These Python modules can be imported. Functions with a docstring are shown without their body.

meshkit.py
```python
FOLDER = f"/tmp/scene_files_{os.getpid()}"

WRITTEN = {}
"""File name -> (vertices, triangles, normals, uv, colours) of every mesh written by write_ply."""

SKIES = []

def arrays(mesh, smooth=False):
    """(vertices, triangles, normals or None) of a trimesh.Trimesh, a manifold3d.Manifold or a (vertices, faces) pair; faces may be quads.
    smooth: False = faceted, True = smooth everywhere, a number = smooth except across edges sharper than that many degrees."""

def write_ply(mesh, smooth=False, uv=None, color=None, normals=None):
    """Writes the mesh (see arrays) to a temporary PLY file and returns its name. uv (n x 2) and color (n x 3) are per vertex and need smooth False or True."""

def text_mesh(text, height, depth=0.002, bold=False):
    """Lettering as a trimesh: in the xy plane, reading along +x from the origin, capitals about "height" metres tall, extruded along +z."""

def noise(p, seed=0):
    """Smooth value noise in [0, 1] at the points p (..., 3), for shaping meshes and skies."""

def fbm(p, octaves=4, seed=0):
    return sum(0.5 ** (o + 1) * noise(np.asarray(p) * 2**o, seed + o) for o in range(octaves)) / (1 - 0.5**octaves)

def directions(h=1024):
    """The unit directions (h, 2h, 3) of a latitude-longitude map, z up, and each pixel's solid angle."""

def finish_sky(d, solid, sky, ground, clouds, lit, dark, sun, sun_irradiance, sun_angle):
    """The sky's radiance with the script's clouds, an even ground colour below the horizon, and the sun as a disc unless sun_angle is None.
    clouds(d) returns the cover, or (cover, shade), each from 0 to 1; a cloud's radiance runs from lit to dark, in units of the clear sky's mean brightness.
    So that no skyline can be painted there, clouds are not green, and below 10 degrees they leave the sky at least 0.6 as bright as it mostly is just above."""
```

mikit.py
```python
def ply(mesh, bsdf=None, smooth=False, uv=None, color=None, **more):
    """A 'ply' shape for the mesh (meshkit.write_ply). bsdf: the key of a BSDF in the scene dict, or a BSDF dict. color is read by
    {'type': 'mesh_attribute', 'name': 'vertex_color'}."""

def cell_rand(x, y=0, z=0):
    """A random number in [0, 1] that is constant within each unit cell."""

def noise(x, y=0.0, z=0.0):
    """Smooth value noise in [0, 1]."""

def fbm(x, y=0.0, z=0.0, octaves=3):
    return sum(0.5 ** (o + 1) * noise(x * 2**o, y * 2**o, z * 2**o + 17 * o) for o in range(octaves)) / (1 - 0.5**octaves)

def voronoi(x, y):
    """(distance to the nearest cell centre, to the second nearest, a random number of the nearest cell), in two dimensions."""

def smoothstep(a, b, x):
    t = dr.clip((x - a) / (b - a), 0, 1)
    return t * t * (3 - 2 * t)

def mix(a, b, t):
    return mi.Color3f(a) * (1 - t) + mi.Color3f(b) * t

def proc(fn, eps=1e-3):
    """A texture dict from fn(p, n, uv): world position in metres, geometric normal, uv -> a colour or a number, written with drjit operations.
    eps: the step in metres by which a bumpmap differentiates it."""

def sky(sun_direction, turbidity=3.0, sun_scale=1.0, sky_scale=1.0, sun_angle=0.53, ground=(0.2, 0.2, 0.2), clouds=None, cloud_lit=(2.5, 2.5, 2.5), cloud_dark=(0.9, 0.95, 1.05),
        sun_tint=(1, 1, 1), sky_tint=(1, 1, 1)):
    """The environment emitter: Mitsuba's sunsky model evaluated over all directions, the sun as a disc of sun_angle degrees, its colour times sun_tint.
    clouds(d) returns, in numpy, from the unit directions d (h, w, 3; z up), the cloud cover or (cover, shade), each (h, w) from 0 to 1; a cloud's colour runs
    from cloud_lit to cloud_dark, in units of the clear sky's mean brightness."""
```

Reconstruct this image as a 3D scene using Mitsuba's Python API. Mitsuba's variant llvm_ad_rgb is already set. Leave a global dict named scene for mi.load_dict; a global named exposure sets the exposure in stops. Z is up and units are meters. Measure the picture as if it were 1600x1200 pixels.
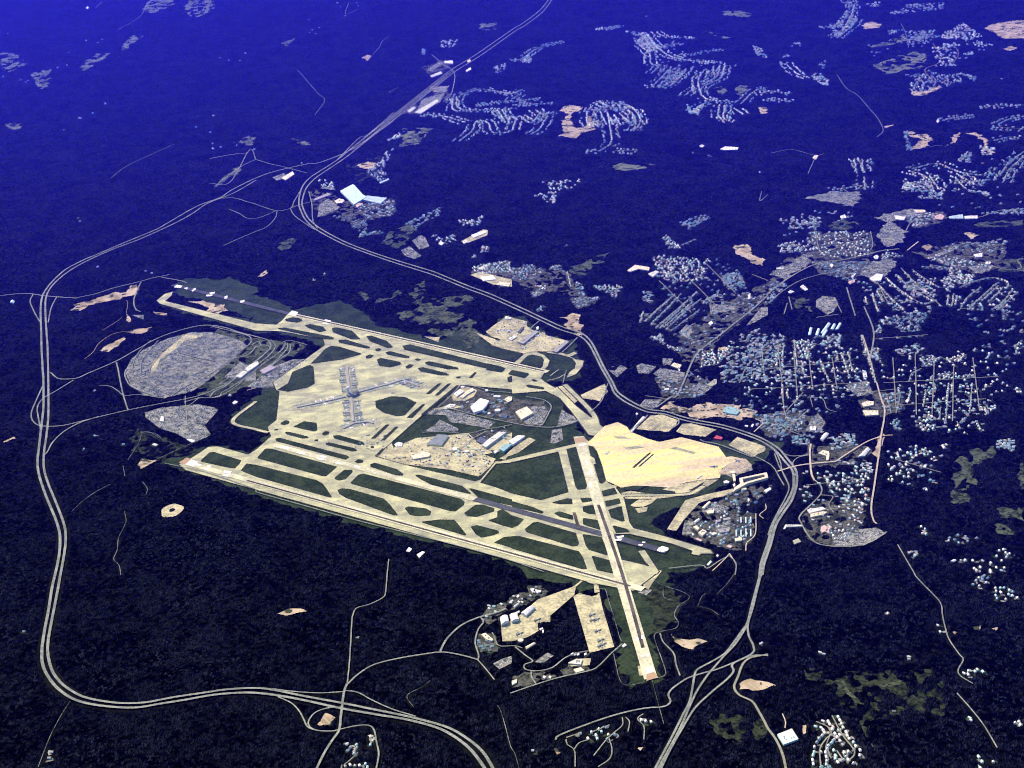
import math, random
import numpy as np, trimesh, shapely
from shapely.geometry import Polygon, LineString, MultiPolygon, box
from scipy import ndimage
import drjit as dr, mitsuba as mi
import mikit, meshkit
from mikit import fbm, noise, mix, smoothstep, proc

T = mi.ScalarTransform4f
scene, labels = {'type': 'scene'}, {}
rng = np.random.default_rng(7)

# ------------------------------------------------------------------ camera, sun, sky, haze
EYE, PITCH, UP, FOV = (0, 0, 3860), math.radians(22.80), (0.069756, 0.386572, 0.919618), 36.8699
look = (0, math.cos(PITCH), -math.sin(PITCH))
scene['camera'] = {'type': 'perspective', 'fov': FOV, 'fov_axis': 'x', 'near_clip': 10.0, 'far_clip': 200000.0,
                   'to_world': T().look_at(origin=EYE, target=[e + 1000 * d for e, d in zip(EYE, look)], up=UP),
                   'medium': {'type': 'ref', 'id': 'air'}}
AZ, EL = math.radians(36), math.radians(37)          # the sun stands ahead and to the left
SUN = (-math.sin(AZ) * math.cos(EL), math.cos(AZ) * math.cos(EL), math.sin(EL))
exposure = 2.75
scene['sky'] = mikit.sky(SUN, turbidity=3, ground=(0.02, 0.02, 0.05))
# the air is clear over the airport, hazier over the town to the right, and thickens into a bank of haze over the country beyond
BX, BY0, BY1, BZ0, BZ1 = 50000.0, -12000.0, 68000.0, -10.0, 3900.0
yk, xk = np.meshgrid(np.linspace(BY0, BY1, 161), np.linspace(-BX, BX, 101), indexing='ij')
town = np.clip((xk + 600) / 2600, 0, 1)
tk = np.clip((yk - 4900 + 3200 * town * town * (3 - 2 * town)) / 5400, 0, 1)
dens = (0.10 + 1.15 * tk * tk * (3 - 2 * tk)) * (1 - 0.50 * np.clip((yk - 13000) / 9000, 0, 1)) / 38000.0
scene['air'] = {'type': 'heterogeneous', 'albedo': {'type': 'rgb', 'value': (0.030, 0.031, 0.95)}, 'scale': 1.0,
                'sigma_t': {'type': 'gridvolume', 'grid': mi.VolumeGrid(np.ascontiguousarray(np.broadcast_to(dens[None, :, :, None], (2, 161, 101, 1))).astype(np.float32)),
                            'to_world': T().translate([-BX, BY0, BZ0]).scale([2 * BX, BY1 - BY0, BZ1 - BZ0])},
                'phase': {'type': 'hg', 'g': 0.62}}
scene['haze'] = {'type': 'cube', 'to_world': T().translate([0, (BY0 + BY1) / 2, (BZ0 + BZ1) / 2]).scale([BX, (BY1 - BY0) / 2, (BZ1 - BZ0) / 2]), 'bsdf': {'type': 'null'},
                 'interior': {'type': 'ref', 'id': 'air'}}
labels['haze'] = {'label': 'deep blue haze filling the air between camera and ground', 'category': 'haze', 'kind': 'stuff'}
labels['sky'] = {'label': 'clear sky over the landscape', 'category': 'sky', 'kind': 'structure'}

# ------------------------------------------------------------------ traced plan of the place, in metres (x to the right, y away)
ROADS = [  # name, width in metres, tone, centreline
('highway',13,'grey','-532,19338 -1090,17259 -1439,15930 -1761,15354 -1919,15294 -2209,15097 -2387,14875 -2570,14489 -2643,14249 -2794,14046 -2883,13855 -3012,13497 -3080,13316 -3211,13106 -3339,12902 -3461,12695 -3561,12533 -3648,12329 -3685,12097 -3694,11819 -3670,11583 -3590,11236 -3492,10868 -3364,10386 -3241,9940 -3192,9759 -3083,9331 -3010,8988 -2947,8690 -2907,8500 -2853,8315 -2776,8112 -2695,7916 -2604,7706 -2542,7546 -2508,7431 -2469,7248 -2439,7040 -2424,6924 -2378,6652 -2348,6456 -2314,6282 -2272,6154 -2210,6041 -2154,5963 -2077,5884 -1985,5829 -1861,5789 -1758,5774 -1662,5790 -1551,5808 -1432,5831 -1325,5834 -1238,5823 -1126,5787 -1007,5736 -845,5658 -695,5596 -547,5537 -421,5465 -346,5393 -285,5308 -246,5228 -207,5128'),
('highway',13,'grey','-2376,14789 -2538,14367 -2737,14064 -2834,13739 -2958,13439 -3183,13034 -3348,12813 -3507,12534 -3601,12298 -3650,12061 -3664,11805 -3628,11537 -3531,11153 -3431,10788 -3319,10378 -3157,9752 -3015,9189 -2938,8830 -2896,8612 -2837,8378 -2762,8172 -2669,7952 -2581,7741 -2519,7580 -2476,7426 -2442,7244 -2410,7036 -2384,6870 -2342,6587 -2314,6408 -2284,6278 -2230,6135 -2172,6036 -2109,5961 -2027,5890 -1930,5844 -1824,5814 -1723,5810 -1612,5834 -1472,5854 -1373,5867 -1243,5862 -1146,5831 -1018,5772 -849,5700 -711,5637 -555,5565 -443,5505 -360,5449 -285,5364 -225,5269 -175,5125'),
('highway',11,'grey','1073,25183 998,24689 838,23821 643,23084 474,22544 353,22220 -161,20566 -494,19609 -829,18372 -1144,17180 -1447,16044 -1614,15390 -1760,14976 -1835,14753 -1878,14482 -1879,14187 -1858,13855 -1814,13592 -1736,13269 -1630,12991 -1496,12733 -1319,12439 -1114,12164 -905,11899 -700,11658 -569,11502 -440,11320 -281,11090 -137,10899 39,10624 137,10467 237,10301 363,10095 488,9945 543,9775 570,9557 594,9326 627,9069 641,8910 679,8791 740,8680 816,8579 909,8534 995,8443 1082,8372 1215,8284 1336,8164 1422,8051 1478,7912 1503,7772 1522,7646 1506,7529 1483,7431 1430,7302 1370,7185 1305,7051 1242,6853 1176,6665 1145,6542'),
('highway',11,'grey','1114,25164 1031,24545 868,23629 674,22902 505,22370 385,22050 -120,20416 -460,19434 -786,18214 -1084,17129 -1379,16053 -1539,15448 -1717,14915 -1790,14670 -1833,14401 -1840,14155 -1827,13847 -1786,13605 -1718,13324 -1620,13065 -1478,12785 -1301,12488 -1101,12213 -898,11963 -686,11719 -550,11561 -426,11378 -266,11146 -121,10954 55,10676 153,10518 253,10350 384,10142 509,9991 563,9808 589,9577 612,9344 645,9087 660,8938 699,8828 756,8717 828,8616 921,8571 1012,8478 1099,8406 1228,8319 1350,8197 1435,8084 1499,7943 1525,7794 1542,7659 1523,7526 1493,7414 1444,7285 1379,7162 1314,7029 1253,6838 1186,6650 1157,6540'),
('highway',10,'grey','1145,6542 1145,6542 1113,6439 1054,6253 1012,6116 980,6058 918,5950 871,5877 804,5820 732,5765 712,5717 695,5645 665,5528 626,5439 560,5288 471,5094 454,5054'),
('highway',10,'grey','1157,6540 1151,6541 1114,6423 1053,6225 1000,6083 934,5955 869,5864 813,5781 767,5711 710,5607 670,5515 590,5318 483,5092 466,5053'),
('slip_road',10,'grey','1047,6211 1013,6102 1001,6007 1007,5926 992,5862 893,5789 887,5733 850,5675 770,5587 686,5484 635,5392 614,5349 552,5223 498,5101 483,5061'),
('road',9,'grey','1058,5834 987,5843 894,5796 816,5755 756,5735 689,5708 650,5678 602,5630 581,5586 584,5538 566,5510 531,5500 476,5501 378,5480 258,5434 98,5353 79,5322'),
('road',11,'lilac','1060,5846 1000,5834 970,5823 934,5778 897,5682 870,5611 882,5549 928,5496 943,5424 955,5342 960,5297 979,5217 987,5119 983,5025'),
('slip_road',7,'grey','1465,7880 1461,7713 1465,7661 1470,7550 1461,7434 1417,7317 1350,7170 1292,7035 1257,6936'),
('slip_road',7,'grey','-1888,14257 -1908,13931 -1920,13696 -2040,13647 -2193,13816 -2265,13914 -2352,14011 -2496,14178 -2622,14210'),
('slip_road',7,'grey','-1920,13696 -1857,13449 -1693,13087 -1621,12950'),
('slip_road',6,'grey','-2041,13658 -2127,13514 -2205,13442 -2296,13475 -2375,13626 -2505,13814'),
('slip_road',6,'grey','-2035,13620 -2025,13414 -2069,13153 -2152,13028 -2270,12858 -2388,12666'),
('slip_road',7,'grey','-1802,14235 -1729,13780 -1671,13253 -1605,12985'),
('road',7,'grey','-1920,13696 -1848,13783 -1738,13878'),
('slip_road',8,'grey','-1132,17394 -1221,16982 -1380,16353 -1459,16232 -1628,15330'),
('slip_road',7,'grey','-473,19550 -627,18958 -890,17862 -1053,17248 -1160,16809 -1367,16134'),
('road',8,'grey','-763,20732 -625,20129 -484,19605 -444,19188 -464,18433 -489,18081 -570,17759'),
('road',7,'grey','-2483,15631 -2325,15425 -2140,15228 -1884,14929'),
('road',7,'grey','-2834,14790 -2630,14796 -2606,16069 -2483,15631'),
('road',9,'grey','-4067,11719 -3945,11744 -3828,11739 -3634,11633 -3380,11531'),
('slip_road',7,'grey','-3771,11700 -3746,11524 -3638,11246 -3544,11032'),
('slip_road',7,'grey','-3555,11597 -3533,11333 -3472,11001'),
('road',8,'grey','-3383,11543 -3246,11609 -3141,11714 -3028,11788 -2936,11847 -2845,11916 -2784,11939 -2725,11970'),
('road',8,'grey','-2780,11913 -2616,11798 -2539,11723'),
('road',8,'grey','-2930,11830 -2914,11539 -2893,11348 -2838,11162 -2790,11102'),
('road',9,'grey','-3216,9994 -3213,9964 -3186,9944 -3100,9822 -2977,9811 -2917,9886 -2760,10088 -2662,10278 -2533,10507 -2381,10642 -2236,10697 -2083,10623 -1947,10491 -1739,10315 -1705,10257 -1682,10165 -1690,10093 -1728,9967 -1755,9900 -1786,9794 -1829,9658 -1872,9565 -1913,9462 -1967,9395 -1983,9296'),
('slip_road',8,'grey','-2991,9779 -3068,9602 -3124,9481 -3124,9338 -3068,9148 -3006,8962'),
('slip_road',8,'grey','-3185,9729 -3161,9429 -3138,9236 -3089,9101 -3017,9021 -2889,9002 -2777,9048 -2666,9104 -2496,9182 -2301,9252 -2152,9300 -2055,9349 -1972,9429 -1901,9526 -1952,9524 -1895,9636'),
('slip_road',9,'grey','-2882,8564 -2875,8620 -2877,8749 -2845,8906 -2773,9029 -2668,9112'),
('road',8,'grey','-2757,10063 -2709,9900 -2642,9659 -2584,9456 -2539,9315 -2498,9190'),
('road',6,'grey','-2785,9643 -2703,9615 -2629,9519 -2576,9441 -2484,9433 -2391,9395 -2319,9350'),
('road',8,'grey','-2173,10661 -1950,10478 -1864,10390 -1840,10296 -1846,10222 -1892,10119 -1918,10051 -1959,9926 -2007,9806 -2054,9711 -2107,9607 -2188,9522 -2242,9390'),
('road',7,'grey','-1823,10217 -1789,10274 -1756,10192 -1790,10174 -1806,10090 -1834,10023 -1912,9977'),
('road',7,'grey','-1779,10159 -1739,10201 -1699,10169 -1683,10116'),
('road',7,'grey','-1700,10295 -1663,10212 -1650,10122 -1673,9992 -1727,9847 -1765,9704 -1815,9554 -1868,9443 -1916,9365 -1921,9299 -2047,9302 -2144,9251'),
('road',7,'grey','-1586,10222 -1586,10135 -1613,10017 -1681,9874 -1734,9732 -1787,9605 -1816,9499 -1871,9378 -1914,9321 -1972,9289'),
('road',7,'grey','-1571,10207 -1560,10105 -1586,9976 -1618,9863 -1667,9720'),
('road',7,'grey','-1545,10177 -1537,10015 -1587,9904 -1621,9816 -1688,9644'),
('road',6,'grey','-1613,10215 -1572,10257 -1513,10221 -1423,10141'),
('road',6,'grey','-1947,9877 -1877,9817 -1836,9774 -1827,9647'),
('road',6,'grey','-2151,9353 -2129,9222 -2098,9093 -2074,8948 -2042,8854 -2014,8781 -1983,8737'),
('road',6,'grey','-2056,9314 -2080,9234 -2106,9187'),
('road',8,'grey','-2659,9915 -2648,9820 -2613,9710 -2564,9601 -2486,9509 -2413,9442 -2371,9402'),
('track',6,'grey','-2341,8817 -2311,8783 -2285,8798 -2240,8771 -2202,8717 -2181,8666'),
('track',5,'grey','-2328,8776 -2320,8656 -2327,8542 -2338,8408'),
('track',5,'grey','-2333,8825 -2289,8806 -2226,8735 -2171,8655'),
('track',5,'grey','-2244,8323 -2177,8374 -2113,8444 -2062,8508 -2022,8547 -1947,8618'),
('track',6,'soil','-3004,10170 -2974,10287 -2968,10469 -2919,10622 -2848,10674 -2737,10652 -2635,10739'),
('track',5,'soil','-3004,10738 -2926,10933 -2912,11010'),
('track',5,'soil','-2899,11096 -2932,11319 -2961,11399'),
('track',5,'grey','-2524,7767 -2490,7894 -2440,7998 -2376,8087'),
('track',5,'grey','-2352,8333 -2310,8186'),
('track',5,'grey','-2190,8093 -2141,7992 -2134,7910'),
('track',5,'grey','-2219,7725 -2184,7605 -2182,7512 -2184,7402 -2163,7274 -2160,7170 -2117,7096 -2085,6991'),
('track',4,'grey','-2078,5859 -2089,5787 -2097,5703 -2103,5586 -2099,5384'),
('road',6,'grey','-696,6962 -697,6798 -696,6640 -706,6580 -770,6523 -831,6495 -845,6433 -846,6375 -838,6176 -832,6000 -830,5832'),
('road',11,'grey','-831,5845 -840,5771 -840,5602 -840,5497 -862,5431 -889,5345 -915,5229'),
('slip_road',7,'grey','-1169,5846 -1057,5810 -948,5787 -841,5784'),
('slip_road',7,'grey','-831,5791 -776,5769 -715,5707 -620,5625 -513,5557'),
('slip_road',7,'grey','-842,5664 -902,5666 -949,5644 -972,5605 -978,5559 -959,5522 -923,5501 -860,5493 -840,5502'),
('slip_road',7,'grey','-1133,5779 -1070,5725 -1028,5660 -1000,5591 -980,5538 -951,5512'),
('road',7,'grey','-837,5501 -773,5518 -718,5517 -690,5481 -673,5387 -660,5308 -665,5211'),
('road',9,'grey','-830,5839 -785,5916 -716,5986 -601,6024 -491,6043 -417,6051 -358,6033 -292,5998 -244,5966'),
('road',6,'grey','-244,5966 -212,5896 -170,5795'),
('road',10,'grey','-417,6051 -400,6120 -374,6186 -314,6276 -230,6334 -153,6363 -106,6394'),
('road',7,'grey','-227,6330 -214,6285 -239,6224 -254,6115 -239,6005 -242,5965'),
('track',5,'grey','-160,5597 -147,5554 -129,5436 -111,5299 -94,5243 -80,5145'),
('track',4,'grey','-457,5824 -491,5778 -547,5735 -556,5700 -526,5629'),
('road',6,'grey','-174,6188 -163,6142 -152,6080 -135,6064 -73,6059 -38,6038'),
('road',7,'grey','-70,6050 -28,5978 6,5921 -31,5900 -29,5860 24,5841 90,5858 152,5929 205,5962 264,5974'),
('road',7,'grey','-102,5681 13,5735 121,5778 252,5813 298,5845 364,5941 421,6014'),
('road',6,'grey','-4,5838 -3,5793 13,5741'),
('track',5,'grey','350,6509 376,6518 386,6486 394,6359 403,6259 409,6156 415,6061 422,6033'),
('track',5,'grey','374,5940 377,5848 380,5759 392,5695 425,5678 490,5697'),
('track',6,'grey','630,6559 663,6508 741,6444 777,6394 768,6358 716,6306 687,6230 697,6158 676,6112 607,6093 575,6069 574,5995 586,5848 588,5745 549,5719'),
('road',7,'grey','602,6080 608,6004 643,5906 643,5815 649,5725'),
('track',4,'grey','667,6507 658,6395 700,6360'),
('track',4,'grey','1020,6560 971,6473 912,6391'),
('track',4,'grey','523,5703 531,5503 536,5380'),
('street',5,'grey','368,5446 363,5390 325,5343 288,5297 227,5195'),
('street',5,'grey','122,5317 124,5283 151,5237 147,5130'),
('street',5,'grey','151,5247 174,5288 215,5306'),
('street',5,'grey','299,5307 305,5230 290,5167 240,5120'),
('street',5,'grey','458,5459 431,5427 452,5368 442,5279'),
('street',5,'grey','382,5445 395,5409 382,5342'),
('track',4,'grey','806,6294 841,6385 863,6400'),
('track',4,'grey','806,6294 861,6257 891,6203'),
('road',6,'grey','-2101,8326 -2005,8267 -1815,8151 -1499,7883 -1495,7852 -1201,7639 -919,7436 -651,7259 -409,7100 -225,6971 -63,6853 94,6720'),
('road',6,'pale','-1693,9406 -1747,9375'),
('road',11,'pale','1440,7651 1548,7699 1632,7716 1778,7724'),
('road',9,'pale','1777,7720 1895,7841 2013,7951 2099,8003'),
('road',9,'soil','2102,8013 2176,8012'),
('road',9,'pale','2375,9590 2345,9331 2311,9085 2269,8799 2270,8773 2240,8551 2221,8384 2178,8227 2128,8076 2088,7950 2046,7806 2002,7667 1919,7402 1841,7151 1819,7010 1827,6974'),
('road',6,'grey','1875,6745 1877,6630 1881,6440 1878,6440 1895,6346 1915,6254 1927,6165 1907,6068 1891,5973 1878,5867 1886,5748 1892,5696 1850,5626 1843,5577 1878,5512'),
('road',6,'grey','1792,5451 1814,5343 1832,5228 1837,5139 1839,5064'),
('road',11,'pale','1692,7972 1661,7848 1619,7607 1616,7508'),
('road',8,'grey','1615,7527 1636,7436 1619,7352 1565,7266 1458,7117 1449,7030 1457,6907 1480,6819 1551,6775 1661,6759 1758,6795 1854,6883'),
('street',6,'grey','1614,7334 1672,7306 1632,7219 1637,7127'),
('slip_road',7,'grey','1462,7983 1475,7878 1477,7768 1465,7631 1469,7487 1472,7471'),
('slip_road',7,'grey','1320,7886 1351,7856 1407,7763 1429,7685 1436,7571 1443,7476'),
('slip_road',7,'grey','1514,7872 1551,7832 1601,7828 1649,7833'),
('slip_road',6,'grey','1647,7825 1594,7812 1557,7772 1536,7718'),
('road',8,'grey','1076,8135 1094,8101 1146,8071 1210,8007 1287,7909 1335,7850'),
('road',7,'pale','1440,8367 1475,8305 1436,8238 1400,8184'),
('road',10,'grey','1902,10495 1739,10222 1587,9993 1442,9772 1331,9612 1216,9401 1037,8829 982,8778 935,8716 874,8637'),
('road',10,'lilac','1891,10497 2007,10685 2230,10970 2424,11139 2588,11161 2807,11250 2948,11319 3076,11330'),
('road',8,'grey','811,8532 776,8461 721,8377 686,8327'),
('road',6,'grey','615,9072 551,8798 458,8617'),
('road',7,'grey','988,8444 978,8371 924,8306'),
('street',6,'grey','-94,8610 -56,8584 21,8533 90,8493 175,8460 248,8452 331,8480 385,8528'),
('street',6,'grey','83,8947 174,8890 216,8832 234,8759 216,8673 188,8571 164,8490'),
('street',6,'grey','-300,9215 -196,9132 -147,9081 -4,9025'),
('street',6,'grey','-513,8859 -428,8854 -372,8824 -251,8724 -133,8636 -17,8558'),
('street',6,'grey','-477,8872 -406,9023 -333,9221'),
('street',6,'grey','-564,8509 -447,8499 -311,8448 -253,8457 -175,8491 -96,8506 -18,8530'),
('street',6,'grey','-443,8252 -390,8217 -352,8228 -310,8275 -253,8374 -175,8463'),
('street',6,'grey','658,9336 680,9343'),
('street',5,'grey','1911,9590 1844,9117'),
('street',5,'grey','1890,9219 1862,9005'),
('street',5,'grey','2171,9307 2124,8877'),
('street',5,'grey','2011,9224 1987,8850'),
('street',5,'grey','1695,8877 1633,8474 1628,8297'),
('street',5,'grey','2698,8696 2518,8146'),
('street',5,'grey','2835,8671 2687,8232'),
('street',5,'grey','2534,8623 2448,8369'),
('street',5,'grey','5513,20619 5397,19938 5191,19008'),
('street',5,'soil','5529,19150 5416,18403 5254,17967 5021,17669 4938,16978'),
('street',5,'grey','5749,19012 5634,18424 5382,17825'),
('street',5,'grey','4016,17742 3960,17006 3994,16618 3965,15918 3941,15482 3873,15013 3752,14781'),
('street',4,'grey','4135,14285 4261,14299'),
('street',5,'grey','2650,14456 2864,14520 3027,14258 3126,14291'),
('street',5,'grey','2997,14115 2838,13636'),
('street',4,'grey','1825,8649 1809,8480'),
('street',5,'grey','1820,8625 1891,8588 1888,8442 1933,8381'),
('street',5,'grey','827,8826 941,8765'),
('street',4,'grey','-3913,15255 -3855,15681 -3725,16042 -3495,16569'),
('street',4,'grey','-1421,22375 -1496,22021 -1516,21538 -1622,20708'),
('street',4,'grey','-2529,20325 -2296,19427 -2109,18701 -1997,18305 -2044,17554'),
('street',4,'grey','-1163,18527 -1239,18507 -1133,18749'),
('street',5,'grey','-2036,25059 -2212,24668 -2242,25799'),
('street',5,'grey','2366,13059 2264,12881 2330,13172'),
('street',6,'pale','-2991,15805 -2771,15911 -2605,15932'),
('street',6,'grey','-2766,14655 -2609,15343 -2483,15631'),
('street',5,'grey','3906,10905 3849,10879 3813,10698 3713,10683 3624,10777'),
('highway',9,'grey','2515,10130 2461,9633 2332,9192'),
('road',8,'grey','2486,10548 2412,9955'),
('road',8,'pale','3124,11279 3264,11472'),
('street',5,'grey','-6738,27258 -6787,27985'),
('street',5,'grey','-5818,24662 -5706,25827 -5883,27584'),
('road',6,'grey','237,10314 188,10219 153,10137'),
('road',8,'grey','473,9911 411,9777 352,9657'),
('street',5,'grey','329,9123 351,9271 363,9335'),
('street',5,'pale','253,9256 299,9335 317,9354'),
('street',5,'pale','229,9184 292,9205 346,9261'),
('street',5,'grey','884,8415 801,8299'),
('street',4,'grey','1215,5245 1167,5141 1161,5057'),
('street',5,'grey','-801,5248 -771,5288 -747,5329'),
('street',5,'pale','1038,5390 1040,5332 1029,5289'),
('street',5,'pale','1236,7176 1195,6955 1137,6868 1117,6784'),
('street',5,'pale','1305,7276 1298,7218 1272,7185 1252,7152 1266,7114'),
('street',5,'pale','1033,6770 991,6704 923,6611'),
('street',5,'pale','1033,6770 1047,6657 1030,6571'),
('street',6,'grey','714,6666 875,6675 901,6639 976,6709 1030,6750'),
('street',6,'grey','1030,6750 1049,6667 1027,6558'),
('street',6,'lilac','1872,10329 2033,10573 2187,10756 2366,10865 2531,10904 2671,10987'),
('street',6,'lilac','2551,11918 2494,11587 2460,11308'),
('street',6,'lilac','2772,11524 2697,11176'),
('street',6,'lilac','2542,11576 2736,11701'),
('street',6,'lilac','2524,11375 2634,11472'),
('street',6,'lilac','2970,11819 2909,11492 2854,11340'),
('street',6,'lilac','3238,11755 3353,11994 3523,12135 3629,12041 3769,11984 3917,11993 4117,12129 4315,12127'),
('street',6,'lilac','3149,11233 3282,11045 3365,10872'),
('street',6,'lilac','3384,11061 3533,11028 3635,11083'),
('street',6,'lilac','2005,10302 1940,10083'),
('street',6,'lilac','2041,10431 2013,10167'),
('street',6,'lilac','2345,10232 2335,10035'),
('street',6,'lilac','2143,9977 2306,10009'),
('street',6,'lilac','1491,8228 1530,8131 1651,8270 1757,8417'),
('street',6,'lilac','1545,8312 1611,8163 1671,8085'),
('street',6,'lilac','1636,8438 1796,8705'),
('street',6,'lilac','1708,9423 1547,9227 1435,8924'),
('street',6,'lilac','1448,10182 1470,10412 1542,10431 1688,10333'),
('street',6,'lilac','1958,10805 1867,10973'),
('street',6,'lilac','1214,9878 1289,10020'),
('street',6,'lilac','2128,8595 2178,8637 2259,8647 2373,8627 2270,8304'),
('street',6,'lilac','2285,8593 2242,8309'),
('street',6,'lilac','2725,10568 2697,10226 2724,10154'),
('street',6,'lilac','2971,10883 2988,10371 3022,10126 3028,10025'),
('car_park_lane',5,'grey','-2588,10454 -2627,10271 -2634,10076 -2608,9882 -2547,9687 -2466,9561'),
('car_park_lane',5,'grey','-2530,10442 -2565,10234 -2577,10066 -2548,9871 -2504,9713 -2423,9586'),
('car_park_lane',5,'grey','-2396,10416 -2458,10251 -2479,10072 -2491,9942 -2484,9859 -2438,9735 -2349,9651'),
('car_park_lane',5,'grey','-2316,10114 -2212,10033 -2110,9954 -2043,9895'),
('car_park_lane',5,'grey','-2257,9725 -2171,9732 -2092,9787'),
('car_park_lane',5,'grey','-2415,9870 -2343,9962 -2215,9998 -2066,9899'),
('car_park_lane',5,'grey','-2357,9698 -2268,9784 -2140,9807 -2054,9826'),
('car_park_lane',5,'grey','-2329,10165 -2202,10056 -2118,10004 -2032,9940'),
('car_park_lane',5,'grey','-2370,10373 -2238,10272 -2120,10249'),
('street',6,'lilac','1677,9487 1592,8895'),
('street',6,'lilac','1790,9524 1698,8876'),
('street',6,'lilac','1872,9392 1752,8662'),
('street',6,'lilac','1973,9431 1864,8743'),
('street',6,'lilac','2092,9237 2010,8717'),
('street',6,'lilac','2471,9165 2287,8373'),
('street',6,'lilac','2624,9193 2380,8262'),
('street',6,'lilac','2728,9117 2468,8247'),
('street',6,'lilac','2815,8991 2558,8139'),
('street',6,'lilac','2962,9073 2762,8290'),
('street',6,'lilac','1569,9113 2200,9161'),
('street',6,'lilac','1477,8812 2155,8794'),
('street',6,'lilac','2309,8766 3021,8740'),
('street',6,'lilac','2299,8419 2841,8420'),
('street',6,'lilac','1164,10975 1308,10243'),
('street',6,'lilac','1344,11241 1505,10337'),
('street',6,'lilac','1557,11351 1682,10576'),
('street',6,'lilac','1561,7457 1883,7485'),
('street',6,'lilac','1567,7155 1813,7191'),
('street',6,'lilac','2111,7691 2307,7498'),
]
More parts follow.
